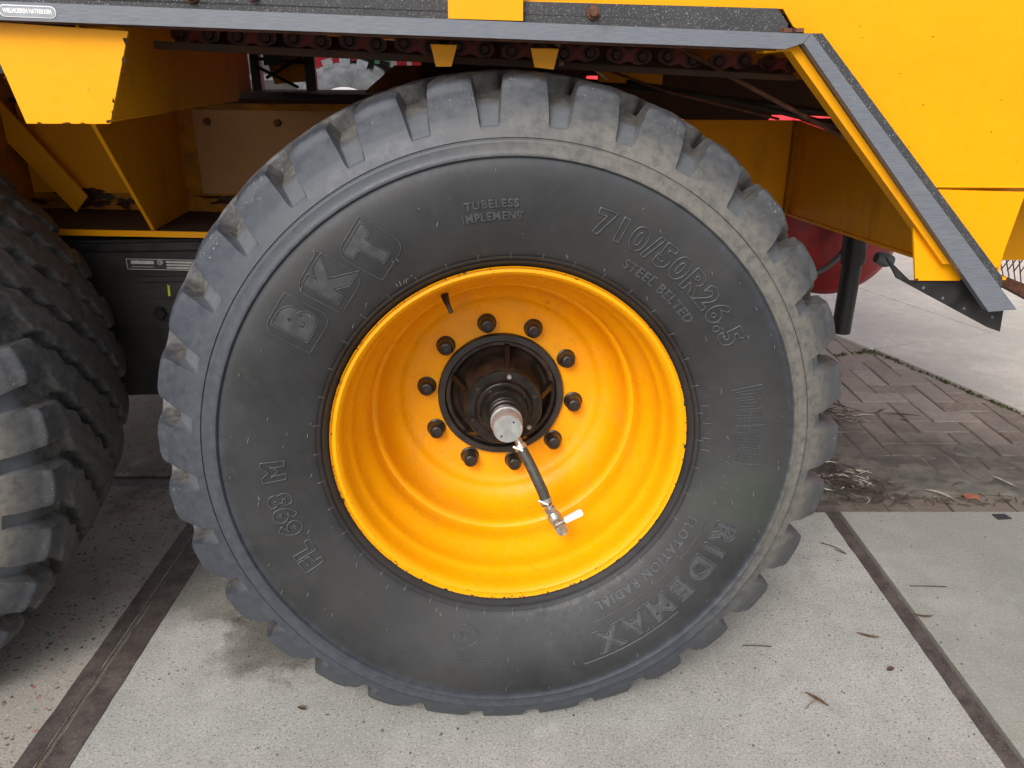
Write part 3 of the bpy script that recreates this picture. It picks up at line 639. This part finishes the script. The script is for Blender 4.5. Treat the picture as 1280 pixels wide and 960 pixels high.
# ------- chassis
V1 = 1.07
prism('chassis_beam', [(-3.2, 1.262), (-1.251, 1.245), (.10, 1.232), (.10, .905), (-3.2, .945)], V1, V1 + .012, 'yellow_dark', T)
prism('chassis_beam', [(.10, 1.192), (.975, 1.184), (.975, .904), (.10, .925)], V1 + .001, V1 + .013, 'yellow_dirty', T)
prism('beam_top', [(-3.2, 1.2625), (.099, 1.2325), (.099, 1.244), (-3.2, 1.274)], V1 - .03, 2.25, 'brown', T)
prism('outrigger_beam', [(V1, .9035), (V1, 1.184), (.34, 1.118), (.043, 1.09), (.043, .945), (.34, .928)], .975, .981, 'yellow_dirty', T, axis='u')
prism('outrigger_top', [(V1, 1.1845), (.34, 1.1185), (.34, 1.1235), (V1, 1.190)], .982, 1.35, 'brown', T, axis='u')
prism('outrigger_flange', [(V1 + .002, .8965), (.34, .9205), (.043, .938), (.043, .944), (.34, .9275), (V1 + .002, .903)], .965, .999, 'yellow_dirty', T, axis='u')
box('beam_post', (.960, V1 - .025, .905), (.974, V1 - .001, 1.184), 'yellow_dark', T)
# ledge, gussets and panels between the wheels
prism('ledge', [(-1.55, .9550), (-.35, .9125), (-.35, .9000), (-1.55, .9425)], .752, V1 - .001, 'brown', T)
prism('ledge_edge', [(-1.5505, .9555), (-.3495, .9130), (-.3495, .8975), (-1.5505, .9400)], .745, .7515, 'yellow', T)
prism('gusset', [(.7525, .9335), (.47, 1.245), (V1 - .001, 1.245), (V1 - .001, .9335)], -.898, -.889, 'yellow_dirty', T, axis='u')
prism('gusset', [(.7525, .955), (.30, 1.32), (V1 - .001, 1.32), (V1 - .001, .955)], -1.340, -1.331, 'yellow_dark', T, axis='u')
prism('diagonal_stay', [(-1.42, 1.262), (-1.335, 1.262), (-1.145, .990), (-1.185, .945)], .985, .994, 'yellow_dirty', T)
prism('wall_panel', [(-1.325, 1.238), (-.905, 1.232), (-.905, .985), (-1.325, .995)], V1 - .010, V1 - .001, 'yellow_dirty', T)
prism('stained_panel', [(-.840, 1.222), (-.35, 1.216), (-.35, .978), (-.840, .984)], V1 - .010, V1 - .001, 'stained', T)
# rust and torn paint patches along the foot of the panels
def blotch(name, cu, cz_, wd, ht, v, mat, seed, n=26):
    g = np.random.default_rng(seed); bm = bmesh.new(); A = []
    ph = g.uniform(0, 6, 4)
    for j in range(n):
        a = 2 * PI * j / n; k_ = 1 + .3 * math.sin(3 * a + ph[0]) + .2 * math.sin(5 * a + ph[1]) + .15 * math.sin(9 * a + ph[2]) + g.uniform(-.12, .12)
        A.append((cu + wd * k_ * math.cos(a), cz_ + ht * k_ * math.sin(a)))
    prism_bm(bm, A, v - .0015, v); return finish(bm, name, mat, T)
gr = np.random.default_rng(5)
for i in range(34):
    a_ = gr.choice([gr.uniform(-1.32, -.92), gr.uniform(-.84, -.40)]); blotch('rust_patch', a_, .968 + .012 * gr.normal() + (.010 if a_ < -1.1 else 0), gr.uniform(.008, .045), gr.uniform(.003, .013), V1 - .0105 - .0002 * i, gr.choice(['brown', 'rustchip', 'blackgrey']), i)
tube('hydraulic_hose', smoothpath([(-.55, .9, 1.262), (-.2, .95, 1.258), (.2, .9, 1.300), (.6, .8, 1.262), (.97, .75, 1.215)]), .009, 'black', T, 8)
tube('hydraulic_hose', smoothpath([(.35, .7, 1.30), (.62, .62, 1.255), (.96, .55, 1.175)]), .007, 'black', T, 8)
for u_, z_ in ((-1.22, 1.20), (-1.0, 1.195), (-.80, 1.19), (-.6, 1.185)):
    bm = bmesh.new(); lathe_bm(bm, [(0, V1 - .022), (.009, V1 - .022), (.011, V1 - .020), (.011, V1 - .0105)], 6, (u_, z_)); finish(bm, 'panel_rivet', 'rust', T)
# axle box
box('axle_box', (-1.30, .775, .455), (.25, 1.35, .905), 'blackgrey', T, bevel=.004)
box('axle_box_lip', (-1.15, .760, .878), (-.35, .7745, .898), 'black', T)
lathe('pivot_boss', [(0, .745), (.085, .745), (.095, .752), (.095, .776)], 'blackgrey', T, 40, (-.80, .565))
bm = bmesh.new(); lathe_bm(bm, [(0, .758), (.015, .758), (.018, .762), (.018, .775)], 6, (-.918, .700)); finish(bm, 'box_bolt', 'black', T)
box('box_seam', (-.965, .771, .742), (-.80, .7745, .747), 'blackgrey', T, bevel=.0005); box('box_seam', (-.965, .768, .790), (-.80, .7745, .803), 'blackgrey', T)
bm = bmesh.new(); prism_bm(bm, [(-.890, .745), (-.884, .745), (-.882, .776), (-.888, .780)], .7735, .7745); finish(bm, 'chalk_mark', 'chalk', T)
# data plate
dp = prism('data_plate', [(-.986, .856), (-.790, .848), (-.790, .816), (-.986, .824)], .770, .7745, 'plate', T, bevel=.0008)
bm = bmesh.new()
def q4(bm, x0, z0, x1, z1, v=.7692): prism_bm(bm, [(x0, z0 - .04 * (x0 + .986)), (x1, z0 - .04 * (x1 + .986)), (x1, z1 - .04 * (x1 + .986)), (x0, z1 - .04 * (x0 + .986))], v, .7702)
q4(bm, -.984, .8535, -.790, .8550); q4(bm, -.984, .8255, -.790, .8270); q4(bm, -.984, .826, -.9825, .854)
q4(bm, -.972, .841, -.912, .850); q4(bm, -.972, .8325, -.914, .834); q4(bm, -.880, .845, -.80, .850); q4(bm, -.880, .8375, -.80, .8415); q4(bm, -.880, .830, -.80, .834)
lathe_bm(bm, [(.0075, .7692), (.0060, .7690)], 16, (-.896, .8425))
pl = finish(bm, 'plate_print', 'platewhite', dp)
me = text_mesh('CE', .0085, True, 0, .0003, .0004)
for v in me.vertices: v.co = (v.co.x - .896, .7690 - v.co.z, v.co.y + .8425)
link('plate_lettering', me, 'platewhite', dp)
# right: black angle, jack leg, tank, mesh
prism('mudguard_foot', [(.742, .988), (.80, .9395), (.94, .937), (1.010, .885), (1.014, .828), (.985, .838), (.772, .945)], .045, .052, 'black', T)
for u_, z_ in ((.83, .925), (.875, .903), (.925, .880), (.99, .860)): lathe('foot_hole', [(.0028, .0448), (0, .0446)], 'galv', T, 10, (u_, z_))
tube('jack_leg', [(1.295, 1.2, .88), (1.291, 1.2, .448)], .033, 'black', T, 24)
tube('jack_sleeve', [(1.275, 1.2, 1.10), (1.294, 1.2, .70)], .040, 'black', T, 24)
lathe('air_tank', [(0, 1.42), (.10, 1.425), (.22, 1.45), (.262, 1.485), (.268, 1.50), (.268, 2.3), (.25, 2.33), (0, 2.35)], 'tankred', T, 64, (1.365, .775))
lathe('tank_band', [(.2685, 1.53), (.274, 1.532), (.274, 1.565), (.2685, 1.567)], 'galv', T, 64, (1.365, .775))
tube('tank_hose', smoothpath([(1.13, 1.36, .60), (1.25, 1.34, .64), (1.33, 1.33, .73), (1.38, 1.34, .86)]), .010, 'galv', T, 12)
tube('tank_fitting', [(1.365, 1.18, .725), (1.40, 1.18, .715), (1.425, 1.18, .71)], [.018, .026, .018], 'galv', T, 16)
box('side_beam', (1.18, .42, .888), (1.70, .46, 1.052), 'yellow', T)
gm = empty('mesh_guard', (0, 0, 0), parent=T)
for k in range(34): tube('mesh_wire', [(1.27 + k * .018, .49, .885), (1.245 + k * .018, .49, .860 - k * .0035)], .0016, 'rust', gm, 5); tube('mesh_wire', [(1.25 + k * .018, .492, .885), (1.275 + k * .018, .492, .850 - k * .0065)], .0016, 'rust', gm, 5)
prism('drawbar', [(1.19, .872), (1.325, .832), (1.9, .62), (1.9, .53), (1.34, .800), (1.19, .845)], .495, .56, 'rust', T)
# dark bulkhead and cross members seen over the tyre
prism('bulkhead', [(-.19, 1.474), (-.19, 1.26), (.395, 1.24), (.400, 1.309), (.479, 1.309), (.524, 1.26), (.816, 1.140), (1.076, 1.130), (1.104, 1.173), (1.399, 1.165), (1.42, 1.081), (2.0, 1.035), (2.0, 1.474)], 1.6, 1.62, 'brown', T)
prism('bulkhead_plate', [(.10, 1.235), (.33, 1.235), (.33, 1.305), (.10, 1.306)], 1.55, 1.56, 'brown', T)
prism('cross_member', [(.45, 1.40), (1.5, 1.33), (1.5, 1.26), (.45, 1.33)], .62, .68, 'yellow_dark', T)
prism('cross_member', [(.30, 1.335), (.47, 1.320), (.47, 1.290), (.30, 1.300)], .80, .83, 'yellow_dirty', T)
box('hanger_post', (-.868, 2.0, 1.235), (-.832, 2.06, 1.474), 'black', T)
prism('far_panel', [(-.83, 1.44), (-.655, 1.44), (-.665, 1.285), (-.79, 1.275)], 2.05, 2.06, 'yellow_dirty', T)
box('hanger_post', (-.655, 1.98, 1.25), (-.615, 2.02, 1.474), 'black', T)
for a, b in (((-.83, 1.95, 1.37), (-.64, 1.95, 1.355)), ((-.84, 1.95, 1.345), (-.68, 1.95, 1.265)), ((-.80, 1.95, 1.30), (-.66, 1.95, 1.375)), ((-.84, 1.96, 1.39), (-.70, 1.96, 1.39))):
    tube('cable', [a, b], .006, 'black', T, 8)
box('cable_clamp', (-.80, 1.93, 1.345), (-.72, 1.96, 1.385), 'black', T)
# far side yellow member right of the background wheel
prism('cross_member', [(-.30, 1.345), (.2, 1.345), (.2, 1.25), (-.42, 1.25)], 1.9, 1.94, 'yellow_dark', T)
# sticker on the rail
st = None
bm = bmesh.new(); rr = .0088; pts = []
for cx, cz_, a0 in ((-.7245, 1.4135, -90), (-.7245, 1.4135, 0), (-.7925, 1.4158, 90), (-.7925, 1.4158, 180)):
    for j in range(6): a = R(a0 + 18 * j); pts.append((cx + rr * math.cos(a), cz_ + rr * math.sin(a)))
prism_bm(bm, pts, -.0012, -.0002); st = finish(bm, 'warning_sticker', 'whitep', T)
bm = bmesh.new(); rr = .0074; pts = []
for cx, cz_, a0 in ((-.7245, 1.4135, -90), (-.7245, 1.4135, 0), (-.7925, 1.4158, 90), (-.7925, 1.4158, 180)):
    for j in range(6): a = R(a0 + 18 * j); pts.append((cx + rr * math.cos(a), cz_ + rr * math.sin(a)))
prism_bm(bm, pts, -.0018, -.0013); finish(bm, 'sticker_face', 'stickerbg', st)
me = text_mesh('WIELMOEREN NATREKKEN', .0072, True, 0, .00025, .0002)
for v in me.vertices:
    x = v.co.x * .82; v.co = (x - .7585, -.0020 - v.co.z, v.co.y * 1.25 + 1.4147 - .033 * x)
link('sticker_lettering', me, 'whitep', st)

# ---------------------------------------------------------------- ground
bm = bmesh.new(); S = 250
vs_ = [bm.verts.new(p) for p in ((-S, -S, -.035), (S, -S, -.035), (S, S, -.035), (-S, S, -.035))]; bm.faces.new(vs_)
g = finish(bm, 'ground', 'ground', kind='structure')
yard = empty('paved_yard', (0, 0, 0)); yard['kind'] = 'structure'
yard['label'] = 'yard paved with concrete slabs and a field of red brown bricks'
def slab(x0, y0, x1, y1, mat, z=0.0, edges=''):
    s_ = box('concrete_slab', (x0, y0, z - .12), (x1, y1, z), mat, yard, bevel=.003)
    return s_
def rough_strip(x0, x1, y0, y1, z, seed, par, jx=.0006, chips=0):
    g_ = np.random.default_rng(seed); N = int((y1 - y0) / .03); bm = bmesh.new(); L = []; Rr = []
    for j in range(N + 1):
        y = y0 + (y1 - y0) * j / N; L.append(bm.verts.new((x0 + g_.normal(0, jx), y, z + g_.normal(0, .0004)))); Rr.append(bm.verts.new((x1 + g_.normal(0, jx), y, z + g_.normal(0, .0004))))
    for j in range(N): bm.faces.new((L[j], Rr[j], Rr[j + 1], L[j + 1]))
    r_ = bmesh.ops.extrude_face_region(bm, geom=bm.faces[:]); bmesh.ops.translate(bm, verts=[v for v in r_['geom'] if isinstance(v, bmesh.types.BMVert)], vec=(0, 0, -.03))
    return finish(bm, 'slab_edging', 'steeledge', par)
sm_ = slab(-.968, .23, 1.049, 2.226, 'conc_mid')
rough_strip(-.966, -.908, .232, 2.22, .0022, 1, sm_); rough_strip(1.012, 1.048, .232, 2.225, .0022, 2, sm_)
box('joint_filler', (-.9795, .23, -.05), (-.9685, 2.4, -.004), 'ground', yard); box('joint_filler', (1.0495, .23, -.05), (1.0625, 2.229, -.014), 'ground', yard)
sl = slab(-2.98, .43, -.980, 2.40, 'conc_left'); rough_strip(-1.022, -.982, .44, 2.395, .0015, 3, sl)
sl2 = slab(-2.98, 2.475, -.98, 4.45, 'conc_left')
box('joint_filler', (-2.98, 2.400, -.10), (-.98, 2.475, -.006), 'steeledge', yard)
slab(1.063, .23, 3.1, 2.229, 'conc_right')
slab(-.965, 2.24, .60, 4.2, 'conc_left'); slab(-2.98, -1.6, -.980, .425, 'conc_left'); slab(-.968, -1.8, 1.055, .222, 'conc_mid'); slab(1.074, -1.8, 3.1, .222, 'conc_right')
# pale slabs laid at an angle beyond the bricks
A20 = R(19.5); d1 = Vector((math.cos(A20), math.sin(A20), 0)); d2 = Vector((math.sin(A20), -math.cos(A20), 0)); P0 = Vector((1.85, 3.83, 0))
def rslab(a0, a1, b0, b1, z=.004):
    bm = bmesh.new(); prism_bm(bm, [tuple((P0 + d1 * a + d2 * b)[:2]) for a, b in ((a0, b0), (a1, b0), (a1, b1), (a0, b1))], z - .12, z, 'w')
    finish(bm, 'concrete_slab', 'conc_far', yard, bevel=.004)
rslab(.004, 1.99, .006, 1.99); rslab(2.004, 4, .006, 1.99); rslab(.004, 1.99, 2.004, 4)
for r_ in range(1, 5):
    off = (.80, -.22, .80, .1)[r_ - 1]
    for k in range(-3, 4):
        a0 = off + 2 * k; a1 = a0 + 1.992
        if r_ == 1:
            if a1 < .1: continue
            a0 = max(a0, -.02)
        rslab(a0, a1, -2 * r_ + .006, -2 * (r_ - 1) - .004)
rslab(-5.2, -.04, -2.2, -.42, -.016)
# bricks: herringbone parallel to the slab edge, border course along it
BL, BW = .205, .100
def brick_mesh(seed):
    g_ = np.random.default_rng(seed); bm = bmesh.new(); h = .5
    prism_bm(bm, [(-BL / 2 + .0022, -BW / 2 + .0022), (BL / 2 - .0022, -BW / 2 + .0022), (BL / 2 - .0022, BW / 2 - .0022), (-BL / 2 + .0022, BW / 2 - .0022)], -.07, 0, 'w')
    bmesh.ops.bevel(bm, geom=[e for e in bm.edges if all(v.co.z > -.01 for v in e.verts)], offset=.004, segments=1, affect='EDGES')
    for v in bm.verts: v.co += Vector((g_.normal(0, .0006), g_.normal(0, .0006), g_.normal(0, .0006)))
    bmesh.ops.recalc_face_normals(bm, faces=bm.faces)
    me = bpy.data.meshes.new('brick'); bm.to_mesh(me); bm.free(); me.materials.append(M['brick']); return me
BM = [brick_mesh(k) for k in range(6)]
nb = 0
def put_brick(x, y, rot):
    global nb
    q = Vector((x, y, 0)) - P0
    if q.dot(d1) > .07: return
    if x < .66 or x > 2.75 or y > 4.2: return
    if q.dot(d2) < -.40 and q.dot(d1) < 0 and False: return
    o = link('brick', BM[int(rng.integers(6))], None, yard, (x, y, -.004 + rng.normal(0, .0013) - .004)); nb += 1
    o.rotation_euler = (R(rng.normal(0, .5)), R(rng.normal(0, .5)), rot + R(rng.normal(0, .5)))
    if q.dot(d1) > -.125:           # cut to fit against the angled slab
        bm = bmesh.new(); bm.from_mesh(o.data); Rz = Matrix.Rotation(rot, 3, 'Z').inverted()
        co = Rz @ (P0 - d1 * .010 - Vector((x, y, 0))); no = Rz @ d1; co.z = 0
        r_ = bmesh.ops.bisect_plane(bm, geom=bm.verts[:] + bm.edges[:] + bm.faces[:], plane_co=co, plane_no=no, clear_outer=True)
        ed = [e for e in r_['geom_cut'] if isinstance(e, bmesh.types.BMEdge)]
        if ed: bmesh.ops.edgenet_fill(bm, edges=ed)
        if len(bm.faces) < 3: bm.free(); bpy.data.objects.remove(o); return
        me_ = bpy.data.meshes.new('brick'); bm.to_mesh(me_); bm.free(); me_.materials.append(M['brick']); o.data = me_
for k in range(11): put_brick(.72 + k * .206, 2.286, 0)
y0 = 2.34
W = BW + .0025
for i in range(-14, 26):
    for j in range(-12, 26):
        # herringbone cell: L-shaped pairs repeated along the diagonal
        ox = .70 + i * W + j * W * 0; 
        if (i - j) % 4 == 0:
            x = .70 + i * W; y = y0 + j * W
            if y0 - .02 <= y and y <= 4.2: put_brick(x + W, y + W / 2, 0)
            if y0 - .02 <= y + W * 0: 
                xv, yv = x + 2 * W + W / 2, y + W * 0 + W
                if yv - W >= y0 - .02: put_brick(x + 2.5 * W - 3 * W + 0, y + W * 0 + 0 * W + W, PI / 2) if False else put_brick(x - W / 2, y + W, PI / 2)
print('bricks', nb)
M['sand'] = simple('joint_sand', (.075, .065, .052), .95, 0, .5, 60, .8)
js = box('joint_sand', (.66, 2.24, -.06), (2.76, 4.2, -.0135), 'sand', yard)
# silt washed against the slab edge, half burying the bricks
sb = bmesh.new(); nx_, ny_ = 110, 60
from mathutils import noise as mn
G = [[None] * (nx_ + 1) for _ in range(ny_ + 1)]
for j in range(ny_ + 1):
    for i in range(nx_ + 1):
        x = .95 + 1.25 * i / nx_; y = 2.335 + .75 * j / ny_
        h_ = mn.fractal(Vector((x * 5, y * 7, 3)), 1, 2, 4) * .009 + mn.fractal(Vector((x * 40, y * 40, 1)), 1, 2, 2) * .0012
        h_ += .0035 - .022 * max(0, (y - 2.335) / .75 - .25 + .30 * (x - 1.0)) - .012 * max(0, (2.36 - y) / .025)
        G[j][i] = sb.verts.new((x, y, -.0085 + min(h_, .007)))
for j in range(ny_):
    for i in range(nx_): sb.faces.new((G[j][i], G[j][i + 1], G[j + 1][i + 1], G[j + 1][i]))
M['silt'] = simple('dark_silt', (.12, .11, .09), .8, 0, .45, 12, .7)
so = finish(sb, 'silt', 'silt', smooth=True, kind='stuff'); tag(so, 'dark damp silt washed over the bricks along the slab edge', 'silt')
# moss in the joint of the angled slabs
def scatter_tufts(name, pts, mat, h=.008, par=None):
    bm = bmesh.new()
    for (x, y) in pts:
        for k in range(3):
            a = rng.uniform(0, 2 * PI); s_ = rng.uniform(.004, .012)
            p = Vector((x + rng.normal(0, .006), y + rng.normal(0, .006), -.008))
            v1_ = bm.verts.new(p + Vector((math.cos(a) * s_, math.sin(a) * s_, 0))); v2_ = bm.verts.new(p - Vector((math.cos(a) * s_, math.sin(a) * s_, 0))); v3_ = bm.verts.new(p + Vector((rng.normal(0, .005), rng.normal(0, .005), h * rng.uniform(1, 2.2))))
            bm.faces.new((v1_, v2_, v3_))
    return finish(bm, name, mat, par, kind='stuff')
pts = []
for k in range(190):
    s_ = rng.uniform(-.06, 1.9); off = rng.normal(-.006, .006) * (1 if s_ > .35 else 1.6); p = P0 + d2 * s_ + d1 * off; pts.append((p.x, p.y))
for k in range(90):
    p = P0 + d1 * rng.uniform(-.25, .5) + d2 * rng.normal(0, .006); pts.append((p.x, p.y))
mo = scatter_tufts('moss', pts, 'moss', .005); tag(mo, 'green moss filling the joint between bricks and angled concrete slab', 'moss')

# ---------------------------------------------------------------- litter
def leaf(name, x, y, L_, Wd, rot, mat, label, cat='leaf', group=None, curl=.25, z=.003, seed=0):
    g_ = np.random.default_rng(seed); bm = bmesh.new(); N = 9; A = []; B = []; Cc = []
    for j in range(N):
        s_ = j / (N - 1); x_ = (s_ - .5) * L_; wdt = Wd * .5 * math.sin(PI * min(1, s_ * .96 + .03)) ** .8; zz = curl * L_ * ((s_ - .5) ** 2) * 1.2 + .001
        bend = .10 * L_ * math.sin(s_ * 3 + seed)
        A.append(bm.verts.new((x_, bend - wdt, zz + wdt * .5))); Cc.append(bm.verts.new((x_, bend, zz))); B.append(bm.verts.new((x_, bend + wdt, zz + wdt * .6)))
    for j in range(N - 1):
        bm.faces.new((A[j], A[j + 1], Cc[j + 1], Cc[j])); bm.faces.new((Cc[j], Cc[j + 1], B[j + 1], B[j]))
    bmesh.ops.solidify(bm, geom=bm.faces[:], thickness=.0008)
    o = finish(bm, name, mat, smooth=True); o.location = (x, y, z); o.rotation_euler = (R(g_.uniform(-6, 6)), 0, rot)
    return tag(o, label, cat, group)
GL = 'dry leaves and bits lying on the slabs'
def curved(name, pts, rad, mat, label, cat, group=None):
    o = tube(name, smoothpath(pts, 4), rad, mat, None, 6); P = Vector(pts[0])
    return tag(o, label, cat, group)
leaf('dry_leaf', .69, 1.40, .060, .010, R(-38), 'leaf', 'brown curled leaf on the pale slab below the tyre, nearest the camera', group=GL, seed=1)
curved('twig', [(.655, 1.375, .004), (.68, 1.392, .012), (.705, 1.39, .006)], .0012, 'leaf', 'thin twig lying across the curled leaf below the tyre', 'twig')
leaf('dry_leaf', .897, 1.62, .055, .010, R(-8), 'leaf', 'slim brown leaf in the middle of the pale slab, left of the rusty joint', group=GL, seed=2)
leaf('dry_leaf', 1.075, 1.70, .052, .009, R(-6), 'leaf', 'slim brown leaf close to the right rusty joint, further back than the others', group=GL, seed=3)
curved('twig', [(.57, 1.585, .004), (.60, 1.578, .010), (.64, 1.58, .005)], .0014, 'leafdark', 'short dark twig at the foot of the tyre tread', 'twig')
tube_pts = [(.93, 2.045, .003), (.965, 2.02, .004), (.985, 1.985, .003), (.96, 2.01, .003)]
curved('grass_loop', tube_pts, .0014, 'leafdark', 'looped dark grass blade beside the right side of the tyre', 'grass blade')
curved('twig', [(1.10, 1.83, .003), (1.15, 1.825, .006), (1.20, 1.826, .003)], .0014, 'leafdark', 'straight twig crossing the rusty joint on the right', 'twig')
curved('wire_ring', [(1.52 + .014 * math.cos(a), 1.81 + .014 * math.sin(a), .003) for a in np.linspace(0, 5.4, 9)], .0018, 'rust', 'small rusty ring on the grey slab at the far right', 'ring')
leaf('dry_leaf', .90, 1.50, .022, .012, R(10), 'leaf', 'tiny brown leaf fragment below the slim leaf on the pale slab', group=GL, seed=5)
leaf('dry_leaf', -.47, 1.375, .022, .010, R(-30), 'leaf', 'small reddish leaf fragment at the lower left on the pale slab', group=GL, seed=6)
leaf('paper_scrap', 1.435, 2.335, .090, .014, R(-35), 'straw', 'faded pale strip on the dark bricks, nearer of the two', 'scrap', seed=7, curl=.05)
leaf('paper_strip', 1.705, 2.425, .085, .012, R(-52), 'straw', 'white pointed strip on the bricks near the right edge', 'scrap', seed=8, curl=.05)
bm = bmesh.new(); prism_bm(bm, [(-.024, -.012), (.020, -.016), (.028, .006), (.004, .014), (-.022, .012)], 0, .004, 'w'); o = finish(bm, 'orange_scrap', 'orange', bevel=.001); o.location = (1.535, 2.325, .001); tag(o, 'orange brown chip lying on the bricks by the slab edge', 'chip')
bm = bmesh.new(); prism_bm(bm, [(-.020, -.016), (.024, -.012), (.018, .016), (-.024, .014)], 0, .003, 'w'); o = finish(bm, 'dark_chip', 'black', bevel=.001); o.location = (1.565, 2.195, .001); tag(o, 'small black flake on the grey slab near the bricks', 'chip')
box_ = box('edge_stone', (.93, 2.232, -.02), (1.06, 2.262, .022), 'steeledge', None, bevel=.005); tag(box_, 'dark square iron end sticking out beside the tyre at the slab corner', 'iron bar')
# heap of twigs and straw by the tyre
bm = bmesh.new()
def litter(n, cx, cy, sx, sy, L0, L1, rad):
    for k in range(n):
        x = rng.normal(cx, sx); y = rng.normal(cy, sy); a = rng.normal(-.5, .8); L_ = rng.uniform(L0, L1); z = abs(rng.normal(0, .008)) + .001
        b = Vector((math.cos(a), math.sin(a), 0)) * L_ / 2; p = Vector((x, y, z)); tube_bm(bm, [p - b, p + Vector((0, 0, rng.uniform(0, .010))) + Vector((-b.y, b.x, 0)) * rng.uniform(-.4, .4), p + b], [rad * .5, rad * rng.uniform(.7, 1.5), rad * .3], 4)
litter(70, 1.13, 2.44, .045, .07, .03, .12, .0022); litter(60, 1.22, 2.36, .08, .04, .03, .10, .0020)
lt = finish(bm, 'twig_litter', 'leafdark', kind='stuff'); tag(lt, 'heap of dark twigs and dead stalks on the bricks right of the tyre', 'twigs')
bm = bmesh.new(); litter(34, 1.16, 2.42, .07, .08, .02, .08, .0016); litter(16, 1.28, 3.02, .10, .05, .03, .12, .0016)
lt = finish(bm, 'straw_litter', 'straw', kind='stuff'); tag(lt, 'pale straws scattered among the twigs right of the tyre', 'straw')
bm = bmesh.new(); litter(60, 1.30, 2.98, .12, .06, .03, .14, .0022)
for k in range(50):
    x = rng.uniform(1.15, 1.75); y = rng.normal(2.30, .02); a = rng.uniform(0, 3); p = Vector((x, y, .003)); b = Vector((math.cos(a), math.sin(a), 0)) * rng.uniform(.005, .02); tube_bm(bm, [p - b, p + b], .0018, 4)
lt = finish(bm, 'stalk_litter', 'leafdark', kind='stuff'); tag(lt, 'thin line of dead stalks further back on the bricks', 'stalks')
bm = bmesh.new()
for k in range(420):        # loose grit
    x = rng.uniform(-1.5, 1.7); y = rng.uniform(1.05, 2.5); s_ = rng.uniform(.001, .0032) * (1.4 if x < -.9 else 1)
    r_ = bmesh.ops.create_icosphere(bm, subdivisions=1, radius=s_, matrix=Matrix.Translation((x, y, .0005)) @ Matrix.Diagonal((1, rng.uniform(.6, 1.4), .7, 1)))
lt = finish(bm, 'grit', 'ground', kind='stuff'); tag(lt, 'loose grit scattered over the concrete slabs', 'grit')

# ---------------------------------------------------------------- things seen through the gaps
def small_tyre(parent, r, wd, mat, lugs=22):
    bm = bmesh.new(); prof = [(r * .55, 0), (r * .6, -.03), (r * .8, -.05), (r * .90, -.03), (r * .92, .03), (r * .92, wd - .03), (r * .88, wd), (r * .55, wd)]
    lathe_bm(bm, prof, 88)
    for k in range(lugs):
        a0 = 2 * PI * k / lugs; da = 2 * PI / lugs * .60
        vs4 = []
        for (rr, vv_, aa) in ((.86, -.045, 0), (.905, -.035, .0), (1.0, .02, .10), (1.0, wd * .5, .5), (.90, wd * .5, .5), (.90, .02, .1)):
            vs4.append([bm.verts.new((r * rr * math.cos(a0 + da * t_ + aa * da), vv_, r * rr * math.sin(a0 + da * t_ + aa * da))) for t_ in (0, .5, 1)])
        n = len(vs4)
        for i in range(n):
            A, B = vs4[i], vs4[(i + 1) % n]
            for j in range(2): bm.faces.new((A[j], A[j + 1], B[j + 1], B[j]))
        bm.faces.new([q[0] for q in vs4]); bm.faces.new([q[2] for q in vs4][::-1])
    return finish(bm, 'tyre', mat, parent, smooth=True)
M['greytyre'] = simple('pale_dusty_rubber', (.10, .105, .115), .8, 0, .35, 8, spec=.2)
M['lilac'] = simple('pale_grey_paint', (.62, .60, .66), .5, 0, .06, 6)
tv = empty('tanker_trailer', (-1.91, 9.6, 0)); tag(tv, 'pale grey tanker with a dusty chunky tyre, glimpsed under the yellow trailer', 'trailer')
we = empty('wheel', (0, 0, .732), parent=tv); small_tyre(we, .732, .5, 'greytyre')
lathe('rim', [(0, .05), (.30, .05), (.38, .0), (.415, -.01), (.42, .02)], 'lilac', we, 48)
box('tank_body', (-2.4, .1, 1.66), (2.2, 2.2, 2.9), 'lilac', tv, bevel=.05, seg=3); box('chassis_frame', (-2.4, .55, 1.0), (2.2, 1.9, 1.2), 'black', tv); box('axle', (-.06, .5, .70), (.06, 2.0, .82), 'black', tv)
box('mudguard', (-.9, .03, 1.505), (1.5, .5, 1.56), 'black', tv); prism('mudguard_stay', [(-.1, .55), (0, .55), (0, 1.505), (-.1, 1.505)], .52, .56, 'black', tv)
we2 = empty('wheel', (0, 1.7, .732), parent=tv); c_ = we.children[0].copy(); C.objects.link(c_); c_.parent = we2; c_ = we.children[1].copy(); C.objects.link(c_); c_.parent = we2
bn = empty('advertising_banner', (-1.4, 12.6, 0)); tag(bn, 'red, green and white banner behind the grey wheel, seen in the gap', 'banner')
for k, (x0, x1, mt) in enumerate(((-1.9, -.82, 'red'), (-.82, -.39, 'green'), (-.39, -.30, 'whitep'), (-.30, -.15, 'red'), (-.15, -.08, 'whitep'), (-.08, 1.2, 'red'))):
    box('banner_panel', (x0, 0, 1.0), (x1 - .002, .03, 2.2), mt, bn)
for x0 in (-1.87, -.3, 1.17): box('banner_post', (x0 - .03, .031, 0), (x0 + .03, .09, 2.25), 'galv', bn)
rv = empty('red_tipper', (4.0, 9.0, 0)); tag(rv, 'bright red tipping trailer behind, glimpsed above the chassis right of the tyre', 'trailer')
box('tipper_body', (-3.4, 0, .62), (3.2, 2.2, 1.75), 'red', rv, bevel=.02)
for k in range(9): box('body_rib', (-3.3 + k * .78, -.05, .62), (-3.22 + k * .78, -.001, 1.75), 'red', rv)
for x0 in (-.6, .8):
    wz = empty('wheel', (x0, .05, .42), parent=rv); small_tyre(wz, .42, .3, 'black', 18); lathe('rim', [(0, .02), (.18, .02), (.24, -.01)], 'galv', wz, 32)
box('axle_frame', (-1.5, .4, .45), (1.5, 1.8, .615), 'black', rv)
